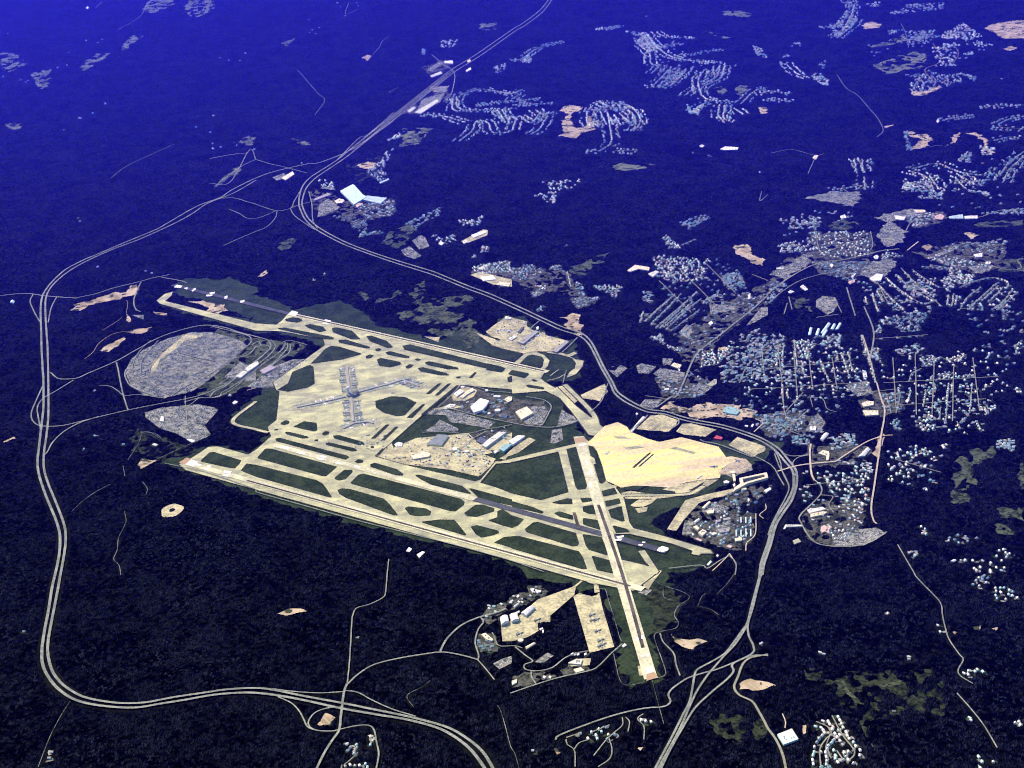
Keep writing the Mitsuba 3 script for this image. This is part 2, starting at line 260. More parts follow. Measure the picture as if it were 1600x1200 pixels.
LAND = [  # kind of ground, outline
('airfield_grass','-2135,8354 -1977,8439 -1888,8550 -1754,8505 -1604,8401 -1573,8464 -1502,8685 -1606,8727 -1787,8879 -1791,8979 -1686,9270 -1586,9513 -1308,10119 -1685,10446 -1828,10474 -1880,10517 -2682,11249 -1863,10748 -2625,11555 -2588,11860 -2514,11884 -2310,11737 -2192,11815 -1957,11490 -1937,11335 -1762,11114 -1595,10919 -1493,10987 -1363,11032 -1254,11045 -1200,10962 -987,10640 -941,10430 -656,10212 -482,10053 -359,10218 -280,10234 -212,10125 -114,9905 -156,10096 -113,10227 -12,10470 143,10359 175,10248 217,10162 260,10014 413,9873 462,9888 431,9737 480,9505 420,9236 351,9141 227,9152 252,9073 379,8324 446,8452 287,8385 343,8216 253,8120 -32,7994 -142,8054 -228,7776 -401,7906 -687,8164 -772,8355 -343,9218 -333,9221 -2,9098 145,9156 234,8879 466,8218 1351,8072 1568,8036 1100,7529 685,7197 715,7015 964,6793 914,6670 724,6616 712,6524 711,6388 653,6164 555,6093 585,5721 425,5672 384,5926 421,6014 383,6432 353,6543 307,6565 252,6450 229,6575 13,6700 -79,6858 -827,7348 -1490,7811 -1597,7929'),
('grass_field','-1123,11276 -987,11062 -844,11142 -778,11354 -827,11029 -990,10901 -1113,11125'),
('grass_field','-690,11335 -617,11396 -588,11237 -644,11027 -436,10947 -291,10990 -231,10833 -433,10665 -623,10686 -759,10527 -787,10634 -742,10710 -661,10781 -729,11008'),
('grass_field','-965,12678 -839,12979 -707,12804 -779,12475 -827,12308 -891,12235 -1022,12441'),
('grass_field','-6376,21454 -6109,21810 -5850,20425 -5910,20243'),
('grass_field','-5623,21083 -5754,22031 -5717,22681 -5477,22654 -5524,21717'),
('grass_field','-5117,26555 -5156,27439 -4706,27238 -4507,26290 -4629,25376 -4881,25639'),
('grass_field','-5822,26691 -5935,28153 -5530,27970 -5329,26988 -5542,26078'),
('grass_field','-7304,23333 -7037,23233 -6600,22218 -6705,21680 -6925,21985'),
('grass_field','-5842,18264 -5640,18228 -5462,17881 -5660,17884'),
('grass_field','-5439,23147 -5483,23827 -5389,24348 -5261,23947 -5308,22968 -5376,22616'),
('grass_field','-2757,14595 -2741,15128 -2652,15418 -2592,15212 -2656,14983'),
('grass_field','-2835,16487 -2640,16872 -2573,16340 -2661,16224'),
('grass_field','1133,14447 1201,14519 1373,14381 1574,14447 1519,14311 1290,14166 1129,14239'),
('grass_field','3369,22587 3631,22618 3792,22195 3695,21893 3363,22238'),
('grass_field','2976,21144 3224,20497 3146,20409 2983,20893'),
('grass_field','2527,17439 2644,17665 2684,17215 2573,17082'),
('grass_field','2762,17361 2855,17594 2980,17463 2765,16936'),
('grass_field','4700,19193 5332,19847 5305,19514 5061,19274'),
('grass_field','4521,18132 4923,18584 5291,18864 5276,18454 5011,17767 4800,17747 4547,17557'),
('grass_field','2366,7488 2489,7755 2677,7809 2642,7667 2527,7583 2477,7392 2391,7140 2287,7101 2260,7124'),
('grass_field','2708,7434 2818,7660 2655,7174 2679,7322'),
('grass_field','2473,7055 2620,7069 2552,6866 2437,6764 2388,6788'),
('grass_field','528,11460 831,11779 864,11784 769,11486 635,11203 540,11261'),
('grass_field','1340,5297 1361,5272 1363,5119 1344,5121'),
('grass_field','1295,5608 1334,5628 1353,5528 1394,5440 1399,5404 1365,5432'),
('grass_field','1492,5559 1588,5584 1581,5555 1506,5533'),
('grass_field','2671,12113 2813,12216 2971,12040 2807,11901 2668,11978'),
('grass_field','3853,11873 4216,11831 4175,11707 3767,11717'),
('grass_field','2077,10493 2175,10403 2152,10073 2081,10054 2038,10295'),
('grass_field','3692,10914 3930,10977 3812,10624 3646,10660'),
('grass_field','-124,22925 137,22957 125,22285 -105,22376'),
('grass_field','-992,16607 -674,16512 -794,15828 -993,15748'),
('grass_field','-1920,12604 -1802,12782 -1752,12701 -1807,12444 -1886,12418'),
('grass_field','-3022,22230 -2842,22931 -2803,22784 -2878,22175'),
('grass_field','-2212,16523 -1993,16244 -1962,16094 -2106,16170'),
('bare_soil','-3399,11397 -3307,11433 -3224,11510 -3175,11575 -3099,11635 -2992,11613 -2959,11703 -2922,11648 -2906,11500 -3012,11466 -3077,11416 -3148,11393 -3233,11326 -3315,11252 -3365,11280'),
('bare_soil','-3007,11752 -2955,11780 -2923,11618 -2976,11629'),
('bare_soil','-2932,10304 -2912,10426 -2826,10571 -2784,10596 -2819,10424 -2870,10286'),
('bare_soil','-2806,10699 -2637,10749 -2692,10604 -2767,10625'),
('bare_soil','-2899,11096 -2831,10942 -2829,10873 -2869,10949'),
('bare_soil','-2689,11089 -2568,11029 -2570,10973 -2665,11027'),
('bare_soil','750,17007 870,17214 1001,17009 968,16779 898,16800 827,16511 855,16127 950,16025 1043,16599 1105,16274 1061,15920 902,15824 835,15564 663,15753 737,15873 733,16387 802,16673'),
('bare_soil','2870,16417 2969,16386 2900,16099 2829,16083'),
('bare_soil','6416,19946 6593,20177 6832,20264 7146,20322 6707,19026 6416,19172 6426,19647'),
('bare_soil','4065,14888 4140,14934 4136,14800 4253,14766 4231,14575 4151,14343 3947,14214 3934,14279 4038,14438 4116,14609'),
('bare_soil','4352,14348 4453,14641 4570,14772 4412,14394 4259,14237'),
('bare_soil','4619,14724 4706,14699 4731,14430 4637,14080 4643,13956 4576,13885 4578,14035 4681,14317 4649,14616'),
('bare_soil','359,10336 485,10410 503,10340 526,10012 512,9968 380,10194 425,10273'),
('bare_soil','1386,9543 1434,9578 1469,9527 1419,9478'),
('bare_soil','-1718,20855 -1647,21115 -1592,20923 -1619,20651'),
('bare_soil','-3208,8827 -3155,8890 -3140,8851 -3194,8813'),
('bare_soil','1023,5642 1057,5601 1028,5592 943,5584 898,5608 904,5644 959,5674'),
('bare_soil','-934,5554 -913,5634 -861,5592 -884,5536 -926,5536'),
('bare_soil','-2352,9415 -2239,9559 -2222,9473 -2296,9338'),
('bare_soil','-2467,11297 -2348,11254 -2156,11123 -2115,11007 -2167,10947 -2265,11038 -2295,11152'),
('bare_soil','5054,20807 5204,20936 5275,20654 5171,20448 4970,20407'),
('bare_soil','6206,18520 6369,18722 6392,18555 6262,18396'),
('bare_soil','-2255,8329 -2265,8430 -2157,8368 -2188,8329 -2234,8271'),
('bare_soil','-1222,6498 -1179,6537 -1092,6526 -1074,6508 -1134,6479 -1181,6485'),
('bare_soil','643,6081 682,6038 723,6016 790,6021 801,5993 759,5958 734,5934 694,5966 671,6012'),
('bare_soil','-1387,15136 -1297,15238 -1211,15151 -1213,14902 -1363,15004'),
('bare_soil','-1980,11769 -1933,11920 -1903,11832 -1940,11760'),
('bare_soil','3921,15205 4054,15249 3935,15131'),
('bare_soil','3653,11614 3718,11642 3768,11553 3676,11460'),
('bare_soil','3256,11350 3324,11417 3338,11332 3270,11266'),
('bare_soil','-720,18704 -524,18639 -541,18459 -693,18327'),
('bare_soil','2084,8016 2128,8042 2103,7926 2021,7726 1993,7794 2067,7910'),
('bare_soil','1837,11696 1968,11709 1958,11503 2026,11247 1970,11142 1854,11485'),
('bare_soil','66,5268 80,5272 91,5233 77,5223'),
('bare_soil','408,5234 434,5236 419,5211'),
('bare_soil','2014,5957 2053,5966 2043,5933 2013,5930'),
('bare_soil','2094,5933 2126,5943 2109,5911'),
('bare_soil','1911,5930 1936,5927 1918,5905'),
('bare_soil','1105,5302 1120,5309 1112,5251 1097,5242'),
('bare_soil','4580,16673 4776,16650 5014,16866 4883,16656 4639,16407 4559,16433'),
('bare_soil','902,8642 985,8737 1007,8654 1108,8616 1213,8657 1248,8631 1250,8641 1370,8600 1408,8525 1471,8505 1435,8387 1365,8380 1182,8449 1104,8443 1037,8522'),
('car_park','-2658,9868 -2665,10118 -2608,10292 -2472,10483 -2312,10582 -2166,10553 -1910,10322 -1859,10212 -1903,10036 -2042,9607 -2122,9434 -2207,9384 -2308,9359 -2442,9436 -2560,9600'),
('car_park','-2377,9131 -2290,9193 -2043,9207 -1921,9129 -1894,9085 -1946,8857 -1881,8701 -1904,8658 -1986,8613 -2111,8764 -2228,8856 -2356,9051'),
('car_park','-1501,9888 -1398,9881 -1390,9797 -1449,9680 -1497,9643 -1551,9397 -1764,9435 -1718,9537 -1610,9791'),
('car_park','-1661,13763 -1596,13961 -1449,13605 -1638,13345'),
('car_park','2617,10810 2810,11111 2970,11114 2986,11033 2894,10862 2833,10764 2746,10654'),
('car_park','3008,11766 3166,12084 3261,11794 3150,11520 3027,11382 2994,11452'),
('car_park','2007,10943 2142,11143 2349,11374 2425,11377 2338,11138 2245,11043 2065,10800'),
('car_park','-758,12447 -688,12590 -645,12511 -604,12235 -690,12189'),
('car_park','-843,12202 -773,12295 -665,12012 -721,11932 -804,12043'),
('car_park','-814,19721 -668,20198 -613,20071 -740,19644'),
('car_park','823,9339 861,9377 950,9304 890,9183 822,9206'),
('car_park','916,9189 976,9277 1122,9173 1104,9068 1020,9020 969,9072'),
('car_park','1008,9440 1077,9416 1043,9309 998,9318'),
('car_park','1126,8896 1186,8979 1265,8902 1179,8784'),
('car_park','777,8694 823,8786 932,8757 853,8622'),
('car_park','2642,12887 2923,13020 3136,12965 3117,12766 2997,12549 2833,12738'),
('car_park','1642,9918 1816,10273 1860,10264 1831,10105 1679,9942'),
('car_park','1470,10412 1672,10303 1606,10249 1437,10185'),
('car_park','1171,9886 1245,10029 1285,9989 1239,9811 1261,9655'),
('car_park','51,8585 118,8799 190,8786 210,8704 161,8500 91,8502'),
('car_park','-436,8785 -291,8741 -118,8595 -159,8507 -331,8612 -394,8642'),
('car_park','-488,8619 -462,8692 -346,8538 -346,8491 -557,8536'),
('car_park','296,8718 323,8664 412,8528 252,8461'),
('car_park','635,9307 674,9278 726,9380 761,9306 681,9167'),
('car_park','1155,7770 1242,7790 1314,7770 1309,7696 1226,7653 1185,7619 1138,7683'),
('car_park','2073,8783 2225,8833 2215,8630 2109,8599'),
('car_park','-819,18012 -558,18282 -607,17771 -872,17272'),
('car_park','1007,7344 1040,7339 1113,7275 1070,7216 958,7247'),
('car_park','1011,7095 1101,7153 1066,6974 997,6957'),
('car_park','859,7167 903,7139 877,7002 822,7010'),
('car_park','-572,8794 -483,8879 -271,8742 -351,8732'),
('car_park','-660,18591 -524,18639 -539,18321 -655,18314'),
('car_park','564,6486 610,6480 577,6430 540,6465'),
('car_park','13,5920 75,5992 103,5961 49,5903'),
('car_park','-175,5931 -131,5965 -87,5985 -88,5926 -147,5882'),
('car_park','-1940,9645 -1869,9921 -1736,9750 -1707,9518'),
('car_park','1776,8338 1823,8396 1840,8261 1773,8126 1695,8149'),
('car_park','202,8240 221,8419 280,8433 280,8272 230,8224'),
('car_park','-2853,11051 -2751,11031 -2730,10922'),
('car_park','-2227,14869 -2117,15022 -2080,14830 -2164,14733'),
('car_park','2216,10326 2282,10416 2363,10364 2356,10230 2288,10078 2231,10024 2189,10197'),
('car_park','-1703,14322 -1602,14410 -1541,14224'),
('car_park','1719,6937 1819,6940 1852,6875 1712,6768 1567,6773 1573,6873 1640,6914'),
('car_park','3313,11156 3530,11349 3519,11270 3349,11108'),
('car_park','3456,10814 3602,10858 3646,10810 3569,10677 3469,10662'),
('car_park','3088,12195 3210,12258 3452,12364 3559,12314 3449,12153 3315,12048 3155,12041'),
('car_park','207,9938 245,9980 257,9941'),
('apron','-160,10160 -103,10277 -3,10448 141,10307 133,10230 179,10119 195,10077 256,10066 256,10015 406,9875 314,9682 189,9723 144,9780 27,9862 -38,9924 -37,9973 -76,10017 -116,10050'),
('apron','-123,9891 -45,10011 -28,9946 89,9851 144,9780 189,9723 170,9668 101,9681'),
('apron','-994,8380 -980,8598 -910,8586 -806,8664 -732,8326 -601,8441 -282,8457 -215,8286 -254,8203 -123,8073 -228,7858 -384,7966 -684,8099 -832,8231 -903,8309'),
('apron','-366,8048 -263,8128 -124,8030 -218,7867'),
('apron','-105,8074 -70,8112 25,8291 84,8336 117,8294 57,8206 9,8134 -56,8092 -68,8051'),
('apron','-337,8252 -253,8301 -204,8284 -162,8224 -141,8158 -216,8136'),
('apron','-394,9063 -349,9149 -291,9181 -225,9116 -250,9016 -308,8954 -381,8977'),
('apron','-219,8242 -20,8427 -24,8300 -103,8170'),
('apron','-132,6267 -78,6288 -79,6274 51,6462 228,6560 263,6602 287,6661 270,6712 286,6709 296,6629 244,6558 231,6483 105,6307 102,6250 42,6251 43,6180 -8,6131 -83,6106 -128,6112'),
('apron','225,6469 255,6495 315,6457 339,6468 353,6489 357,6347 383,5999 267,5964'),
('apron','333,6592 351,6621 357,6496 329,6485'),
('apron','722,8349 827,8529 902,8535 983,8436 961,8355 924,8306 905,8272'),
('apron','951,8274 1002,8376 1056,8376 1193,8260 1172,8246 1112,8174 997,8220'),
('apron','1227,8040 1295,8143 1429,7989 1424,7938 1382,7910 1344,7857'),
('apron','892,7391 999,7436 1164,7488 1170,7456 1099,7405 988,7362 958,7344 853,7168 801,7055 753,7076'),
('apron','429,8922 594,9075 604,8942 555,8848 541,8800 436,8869'),
('apron','993,5259 1059,5291 1071,5217 1003,5187'),
('apron','164,5895 202,5922 271,5920 260,5863 177,5863'),
('apron','-345,12329 -154,12626 -113,12593 -122,12435 -291,12264'),
('apron','472,5830 508,5832 500,5750 472,5754'),
('apron','-234,10162 -101,10010 17,9804 15,9745 -114,9889'),
('apron','-266,11436 -190,11498 56,11251 51,11083 -94,11170'),
('apron','-597,10153 -483,10115 -493,10024'),
('apron','570,6516 592,6483 629,6564 677,6652 657,6673 587,6588'),
('apron','-2475,9857 -2493,10002 -2468,10154 -2423,10282 -2396,10416 -2351,10537 -2264,10520 -2248,10452 -2331,10417 -2368,10259 -2451,10066 -2447,9946 -2447,9852'),
('apron','592,7377 641,7435 710,7425 746,7439 705,7378 658,7348 607,7356'),
('apron','614,7336 684,7344 669,7291 625,7279'),
('apron','536,7519 609,7547 709,7492 841,7569 1025,7620 1104,7608 958,7454 737,7430 565,7457'),
('apron','254,9070 338,9095 414,8848 364,8768 299,8945'),
('apron','-461,8880 -393,8908 -311,8864 -392,8838 -509,8858'),
('apron','1384,8049 1430,7971 1414,7922 1355,7880'),
('grass_field','-2279,10669 -2173,10661 -1864,10390 -1591,10261 -1426,10166 -1501,9888 -1610,9791 -1718,9537 -1812,9346 -2111,9367 -2107,9607 -1959,9926 -1842,10221'),
('scrub_clearing','1189,5772 1319,5654 1519,5667 1726,5654 1786,5523 1707,5321 1553,5272 1430,5309 1339,5208 1339,5320 1278,5466 1276,5586 1190,5671'),
('scrub_clearing','733,5426 851,5447 946,5366 946,5254 838,5201 744,5277'),
('scrub_clearing','570,6670 609,6585 760,6411 675,6161 586,6102 565,6319'),
('scrub_clearing','-2442,8916 -2322,8823 -2004,8604 -1915,8475 -2139,8376 -2288,8445 -2347,8545'),
('scrub_clearing','-1514,15108 -1182,15532 -1104,14630 -1335,14341'),
('grass_field','-836,10678 -613,10771 -291,10567 -178,10087 -269,9859 -383,10352 -662,10408'),
('grass_field','-589,10296 -360,10315 -382,10127 -541,10158'),
('hardstanding','862,7188 968,7312 1043,7353 1121,7326 1152,7196 1238,7205 1198,6955 1138,6875 1066,6811 1011,6833 894,6931 877,7002 824,7024'),
('hardstanding','977,7281 1079,7409 1160,7442 1255,7505 1380,7517 1378,7408 1297,7345 1150,7292 1039,7235'),
('hardstanding','-475,8953 -374,9164 -312,9217 -188,9142 -143,9070 -5,9004 -15,8616 -172,8701 -396,8838'),
('hardstanding','-96,8927 54,8932 170,8881 224,8760 172,8488 21,8533 -102,8621'),
('hardstanding','-421,8257 -213,8497 -57,8499 -20,8427 -217,8084 -404,8114'),
('hardstanding','-242,6368 -136,6448 -41,6526 26,6622 98,6606 95,6544 11,6411 -132,6353 -139,6296 -191,6269'),
('hardstanding','-247,6186 -207,6214 -163,6153 -146,6074 -165,6022 -233,6031'),
('hardstanding','-92,5804 18,5855 126,5854 264,5967 260,5824 122,5791 -94,5705'),
('hardstanding','2488,11932 2970,11819 2849,11221 2542,11171 2252,11080 2020,10755 1908,10529 1971,10876 2171,11293 2437,11435'),
('hardstanding','2369,11170 2808,11151 2612,10738 2366,10865'),
('hardstanding','3075,12198 3458,12387 3685,12236 3623,11974 3357,11815 3315,12048'),
('hardstanding','3149,11233 3553,11426 3903,11345 3735,10753 3459,10628 3308,10923'),
('hardstanding','1164,9826 1537,10398 1958,10805 1872,10329 1463,9767 1242,9284 1126,9361'),
('hardstanding','922,9091 980,9167 1111,9089 1292,9056 1194,8801 1066,8743 933,8767 906,8956'),
('hardstanding','1457,8421 1611,8461 1748,8409 1781,8346 1840,8261 1762,8110 1670,8171 1572,8097 1472,8123'),
('hardstanding','-1526,13835 -974,13803 -934,13223 -1171,13133 -1270,12915 -1477,13406'),
('hardstanding','-278,11518 57,11767 51,11064 -95,11132'),
('hardstanding','64,11562 316,11506 508,11346 552,10885 677,10645 524,10470 464,10831 167,10894 55,11213'),
('hardstanding','-892,19958 -586,20387 -456,20015 -731,19188'),
('hardstanding','-1056,17329 -544,18645 -480,18078 -833,17179'),
('hardstanding','-1818,14409 -1497,14045 -1430,13548 -1626,13292'),
('hardstanding','1676,7974 1832,7927 2018,7896 2102,8013 2083,7864 1939,7719 1791,7660 1760,7604 1634,7726'),
('hardstanding','1508,7238 1623,7257 1805,7305 1804,7084 1684,6789 1564,6757 1454,6890 1448,7065'),
('hardstanding','2121,8647 2401,8622 2297,8300 2081,8313'),
]
PAVEMENT = [
'-2011,8303 -1948,8381 -1869,8522 -1815,8522 -1607,8370 -1563,8444 -1498,8618 -1538,8759 -1494,8859 -1505,9031 -1527,9327 -1551,9353 -1588,9491 -1295,10116 -1319,10246 -1641,10463 -1833,10514 -2673,11266 -2713,11348 -2679,11490 -2622,11539 -2616,11447 -2643,11318 -1852,10664 -1694,10606 -1658,10707 -1628,10866 -1632,10867 -1128,10451 -650,10039 8,9485 215,9329 195,9256 124,9160 132,9148 -3,9087 -325,9220 -362,9205 -415,9119 -772,8355 -841,8222 -656,8077 -246,7795 -214,7815 -124,8041 -106,8031 121,8116 352,8202 368,8280 403,8283 435,8206 452,7791 495,7663 527,7618 565,7457 568,7178 583,7113 707,7025 945,6829 952,6791 892,6800 881,6780 844,6802 856,6833 761,6923 561,7055 478,7067 476,6862 650,6666 655,6642 520,6482 325,6585 -1958,8216',
'418,8204 450,8255 540,8424 622,8469 672,8390 685,8318 777,8200 837,8146 974,8190 1167,8025 1191,7882 1219,7888 1285,7845 1222,7793 1142,7743 1115,7626 1017,7621 916,7597 821,7553 702,7591 560,7593 513,7660 488,7684 480,7912 466,8086 433,8157',
'566,6866 616,6873 662,6649 649,6627 629,6693',
'27,9544 101,9693 172,9715 229,9645 261,9535 245,9435 194,9344 174,9359 211,9441 225,9553 211,9613 152,9660 117,9643 60,9515',
'245,9701 360,9655 434,9525 488,9492 472,9393 422,9269 356,9215 382,9309 420,9369 434,9457 414,9552 337,9631 257,9675',
'370,9607 439,9664 454,9626 412,9587',
'178,9259 227,9142 276,9058 286,9078 388,8752 545,8365 490,8282 436,8314 361,8646 296,8894 211,9025 -4,9019 -3,9090',
]
TAXIWAYS = [
(24,'-1665,9188 -1774,8889 -1608,8739 -1526,8678'),
(40,'274,8161 296,7556 305,7420 296,7094 306,6887 324,6680'),
(30,'103,7480 309,7554 418,7586 536,7617'),
(30,'339,9108 479,8637 498,8373'),
(26,'336,7435 516,7493 742,7478 915,7461 1014,7542'),
(34,'284,6678 304,6627 341,6591 437,6609'),
(30,'1276,7847 1275,7784'),
]
INFIELDS = [
'-1461,8811 -1435,8849 -1408,8827 -1408,8785 -1436,8766 -1459,8786',
'-1376,8736 -1316,8811 -1232,8772 -1217,8661 -1229,8635 -1314,8690',
'-1187,8597 -1170,8637 -1140,8625 -1141,8582 -1169,8566',
'-1420,8660 -1401,8668 -1268,8575 -1260,8546 -1300,8546 -1406,8627',
'-1491,8724 -1466,8720 -1468,8694 -1488,8697',
'-1115,8562 -1076,8562 -921,8437 -908,8389 -947,8395 -1101,8513',
'-1224,8521 -1200,8522 -1197,8489 -1218,8493',
'-1150,8459 -1127,8466 -964,8353 -946,8312 -980,8311 -1143,8428',
'-1469,8574 -1446,8586 -1005,8259 -988,8230 -1010,8199 -1455,8532',
'-873,8365 -854,8373 -848,8341 -866,8332',
'-837,8232 -799,8326 -781,8316 -813,8228',
'-956,8168 -934,8200 -903,8181 -903,8144 -935,8139',
'-1546,8325 -1512,8443 -1472,8429 -1051,8114 -1106,7996 -1130,8000 -1538,8301',
'-1624,8154 -1602,8246 -1542,8219 -1158,7955 -1116,7899 -1046,7711 -1084,7733 -1521,8053',
'-1887,8336 -1851,8442 -1822,8441 -1638,8295 -1641,8252 -1661,8190 -1690,8195 -1879,8312',
'-1058,7968 -1009,8065 -962,8058 -955,8025 -991,7937 -1027,7926 -1051,7946',
'-960,7891 -920,7988 -894,8000 -327,7593 -305,7551 -309,7514 -353,7444 -379,7448 -949,7869',
'-1027,7810 -1001,7826 -954,7809 -756,7659 -716,7575 -667,7445 -693,7449 -897,7632 -974,7702 -1014,7758',
'-859,8116 -836,8134 -700,8027 -660,7957 -659,7930 -706,7944 -857,8083',
'-595,7932 -567,7932 -319,7750 -265,7642 -283,7645 -491,7787 -556,7868',
'-287,7721 -269,7712 -44,7540 -45,7521 66,7434 124,7369 114,7346 -47,7451 -47,7464 -221,7573',
'-635,7525 -618,7545 -520,7507 -488,7465 -492,7418 -570,7421 -606,7445',
'-546,7353 -439,7364 -361,7349 -339,7294 -292,7162 -308,7165 -480,7297',
'-309,7419 -248,7504 -204,7503 -143,7450 -144,7413 -240,7362 -291,7379',
'-274,7258 -240,7271 -126,7191 -122,7164 -157,7142 -216,7125 -249,7174',
'-181,7315 -129,7344 -128,7411 -100,7436 -50,7354 14,7300 -19,7233 -53,7209 -104,7245',
'-154,7063 -98,7116 -56,7119 -22,7119 283,6907 299,6838 311,6722 287,6722 -60,6986 -59,6990 -108,7031',
'14,7188 59,7254 85,7259 280,7105 289,6991 279,6967 254,6962 21,7152',
'312,7091 409,7042 429,6886 425,6840 333,6916 320,6969',
'341,6857 437,6790 449,6652 358,6703',
'291,8136 349,8160 377,7642 366,7604 321,7601 311,7652',
'420,8170 451,8143 469,8063 459,8000 435,7993 424,8027',
'433,7909 462,7925 472,7871 484,7685 458,7649 447,7671',
'452,7567 525,7595 536,7519 455,7497',
'459,7441 540,7466 543,7403 462,7374',
'468,7339 544,7375 545,7200 532,7193 477,7246',
'328,7503 384,7494 399,7454 337,7444',
'335,7397 396,7412 404,7294 362,7309 334,7341',
'326,7268 407,7229 415,7112 344,7175 324,7196',
'474,7165 549,7110 562,7072 487,7075',
'164,7470 262,7509 283,7496 284,7433 215,7444',
'175,7346 210,7360 276,7304 276,7249 206,7296',
'485,6962 578,6898 583,6864 615,6712 486,6795 476,6862',
'574,7595 632,7602 702,7589 644,7545 574,7556',
'688,7503 767,7540 850,7498 847,7471 743,7483',
'-1481,10554 -1441,10569 -1341,10493 -1310,10405 -1354,10381 -1458,10500',
'-1273,10447 -1245,10464 -1122,10368 -1046,10178 -1110,10190 -1260,10363',
'-1010,10234 -976,10243 -856,10109 -805,9976 -849,9975 -981,10134',
'-1683,10528 -1625,10533 -1277,10286 -1239,10247 -1248,10217 -1306,10228 -1656,10499',
'-1207,10193 -1156,10199 -975,10024 -968,9992 -995,9991 -1197,10144',
'-933,9970 -906,9986 -887,9952 -902,9919 -925,9929',
'-857,9895 -824,9910 -687,9788 -685,9753 -718,9759 -843,9848',
'-992,9846 -966,9877 -934,9850 -951,9803 -984,9800',
'-911,9771 -885,9796 -749,9697 -736,9651 -810,9608 -888,9651',
'-652,9729 -630,9742 -602,9708 -629,9689',
'-707,9603 -682,9647 -654,9622 -674,9568 -701,9567',
'-579,9651 -552,9675 -356,9524 -345,9488 -420,9501 -561,9605',
'-625,9559 -593,9573 -430,9439 -403,9392 -472,9405 -602,9498',
'-744,9995 -694,10016 -56,9468 -36,9436 -79,9402 -724,9915',
'-281,9328 -243,9418 -225,9415 -257,9324',
'-365,9358 -339,9372 -333,9335 -360,9329',
'-1644,10704 -1589,10744 -1518,10696 -1507,10643 -1540,10616 -1627,10660',
'-560,9110 -480,9269 -457,9265 -529,9102',
'-502,9074 -417,9258 -394,9254 -476,9067',
'-671,8750 -576,8945 -556,8942 -631,8743',
'-877,8475 -792,8673 -771,8663 -850,8471',
'-816,8431 -735,8628 -715,8620 -794,8427',
'-882,9050 -777,9109 -693,9082 -613,8977 -682,8788 -732,8785 -815,8849 -871,8946',
'-359,9220 -343,9207 -561,8768 -582,8783',
'-1290,10038 -1250,10092 -1191,10065 -1017,9895 -1150,9816 -1366,9775 -1323,9908',
'-1369,9758 -1339,9717 -1303,9418 -1340,9359 -1470,9307 -1546,9353 -1485,9451 -1476,9651',
'-167,9900 -132,9881 92,9694 27,9555 -160,9701',
'60,9515 117,9643 152,9660 211,9613 225,9553 218,9497 189,9417',
'-166,9568 -56,9480 -36,9442 -62,9380 -163,9443',
'-21,9350 6,9412 110,9337 117,9314 86,9254 -17,9338',
'126,9214 143,9232 175,9183 142,9189',
'-29,9283 4,9318 1,9209 -25,9214',
'87,9140 113,9141 203,9079 202,9045 101,9098',
]
WOOD_IN_FIELD = '-50,8008 243,8111 271,7579 113,7507 -43,7612 -130,7701 -219,7775 -125,8009'
RUNWAYS = [
(46,'concrete','-1975,8315 567,6486'),
(46,'concrete','-1466,8483 -249,7574'),
(46,'asphalt','-249,7574 725,6840'),
(46,'asphalt','-2650,11699 -1623,10823'),
(46,'concrete','-1623,10823 240,9335'),
(60,'concrete','373,8297 520,5719'),
]
STRIPES = [
(15,'-1567,8011 508,6525'),
(18,'-1571,10781 216,9354'),
(17,'284,7334 297,7157'),
(17,'421,7403 480,6642 512,5969'),
]
PAINT = [
'-1971,8292 -1947,8354 -1898,8311 -1920,8249',
'-1903,8294 -1872,8272 -1877,8251 -1907,8273',
'-1846,8224 -1820,8207 -1825,8186 -1849,8207',
'-1836,8257 -1807,8244 -1812,8227 -1832,8235',
'-1724,8168 -1674,8150 -1679,8118 -1719,8135',
'-1721,8119 -1677,8103 -1687,8077 -1722,8094',
'-1412,8461 -1361,8429 -1372,8397 -1424,8435',
'-1301,8363 -1259,8332 -1267,8311 -1306,8337',
'-1164,8290 -1124,8261 -1132,8240 -1167,8263',
'-1180,8255 -1140,8233 -1148,8206 -1183,8235',
'-1065,8181 -1025,8153 -1034,8137 -1068,8160',
'-948,8115 -913,8092 -921,8072 -954,8095',
'483,7032 526,7043 524,7026 494,7009',
'473,7007 514,7006 504,6985 475,6990',
'613,6961 629,6955 624,6942 609,6948',
'590,6934 614,6930 609,6917 589,6922',
'687,6883 709,6900 739,6875 732,6851 702,6834 675,6854',
'-2632,11633 -2618,11696 -2566,11658 -2569,11601',
'-2538,11606 -2513,11608 -2512,11562 -2537,11575',
'-2467,11560 -2445,11582 -2440,11546 -2453,11511',
'-2474,11523 -2455,11527 -2455,11489',
'-2316,11444 -2273,11450 -2272,11405 -2307,11405',
'-2333,11395 -2282,11388 -2283,11351 -2327,11356',
'-2180,11329 -2156,11336 -2153,11276 -2174,11265',
'-2042,11190 -2008,11209 -2007,11157 -2029,11140',
'-1631,10804 -1610,10887 -1557,10841 -1567,10764',
'-1342,10644 -1292,10606 -1295,10574 -1336,10602',
'-1348,10577 -1305,10552 -1308,10526 -1348,10551',
'484,6063 498,6062 500,6034 485,6031',
'512,6076 523,6075 528,6047 513,6043',
'494,5912 506,5913 507,5897 494,5893',
'518,5919 531,5923 532,5896 519,5895',
'506,5806 538,5811 541,5770 504,5758',
'390,7947 404,7949 405,7903 392,7905',
'405,7840 419,7838 416,7797 405,7799',
'389,7801 402,7799 400,7769 389,7771',
'389,7680 402,7678 402,7618 389,7620',
'364,8179 413,8194 414,8171 366,8157',
]
PADS = [
'-2016,8321 -1979,8386 -1948,8359 -1971,8292',
'504,5756 541,5769 553,5725 498,5704',
'342,8273 410,8284 410,8217 352,8204',
]
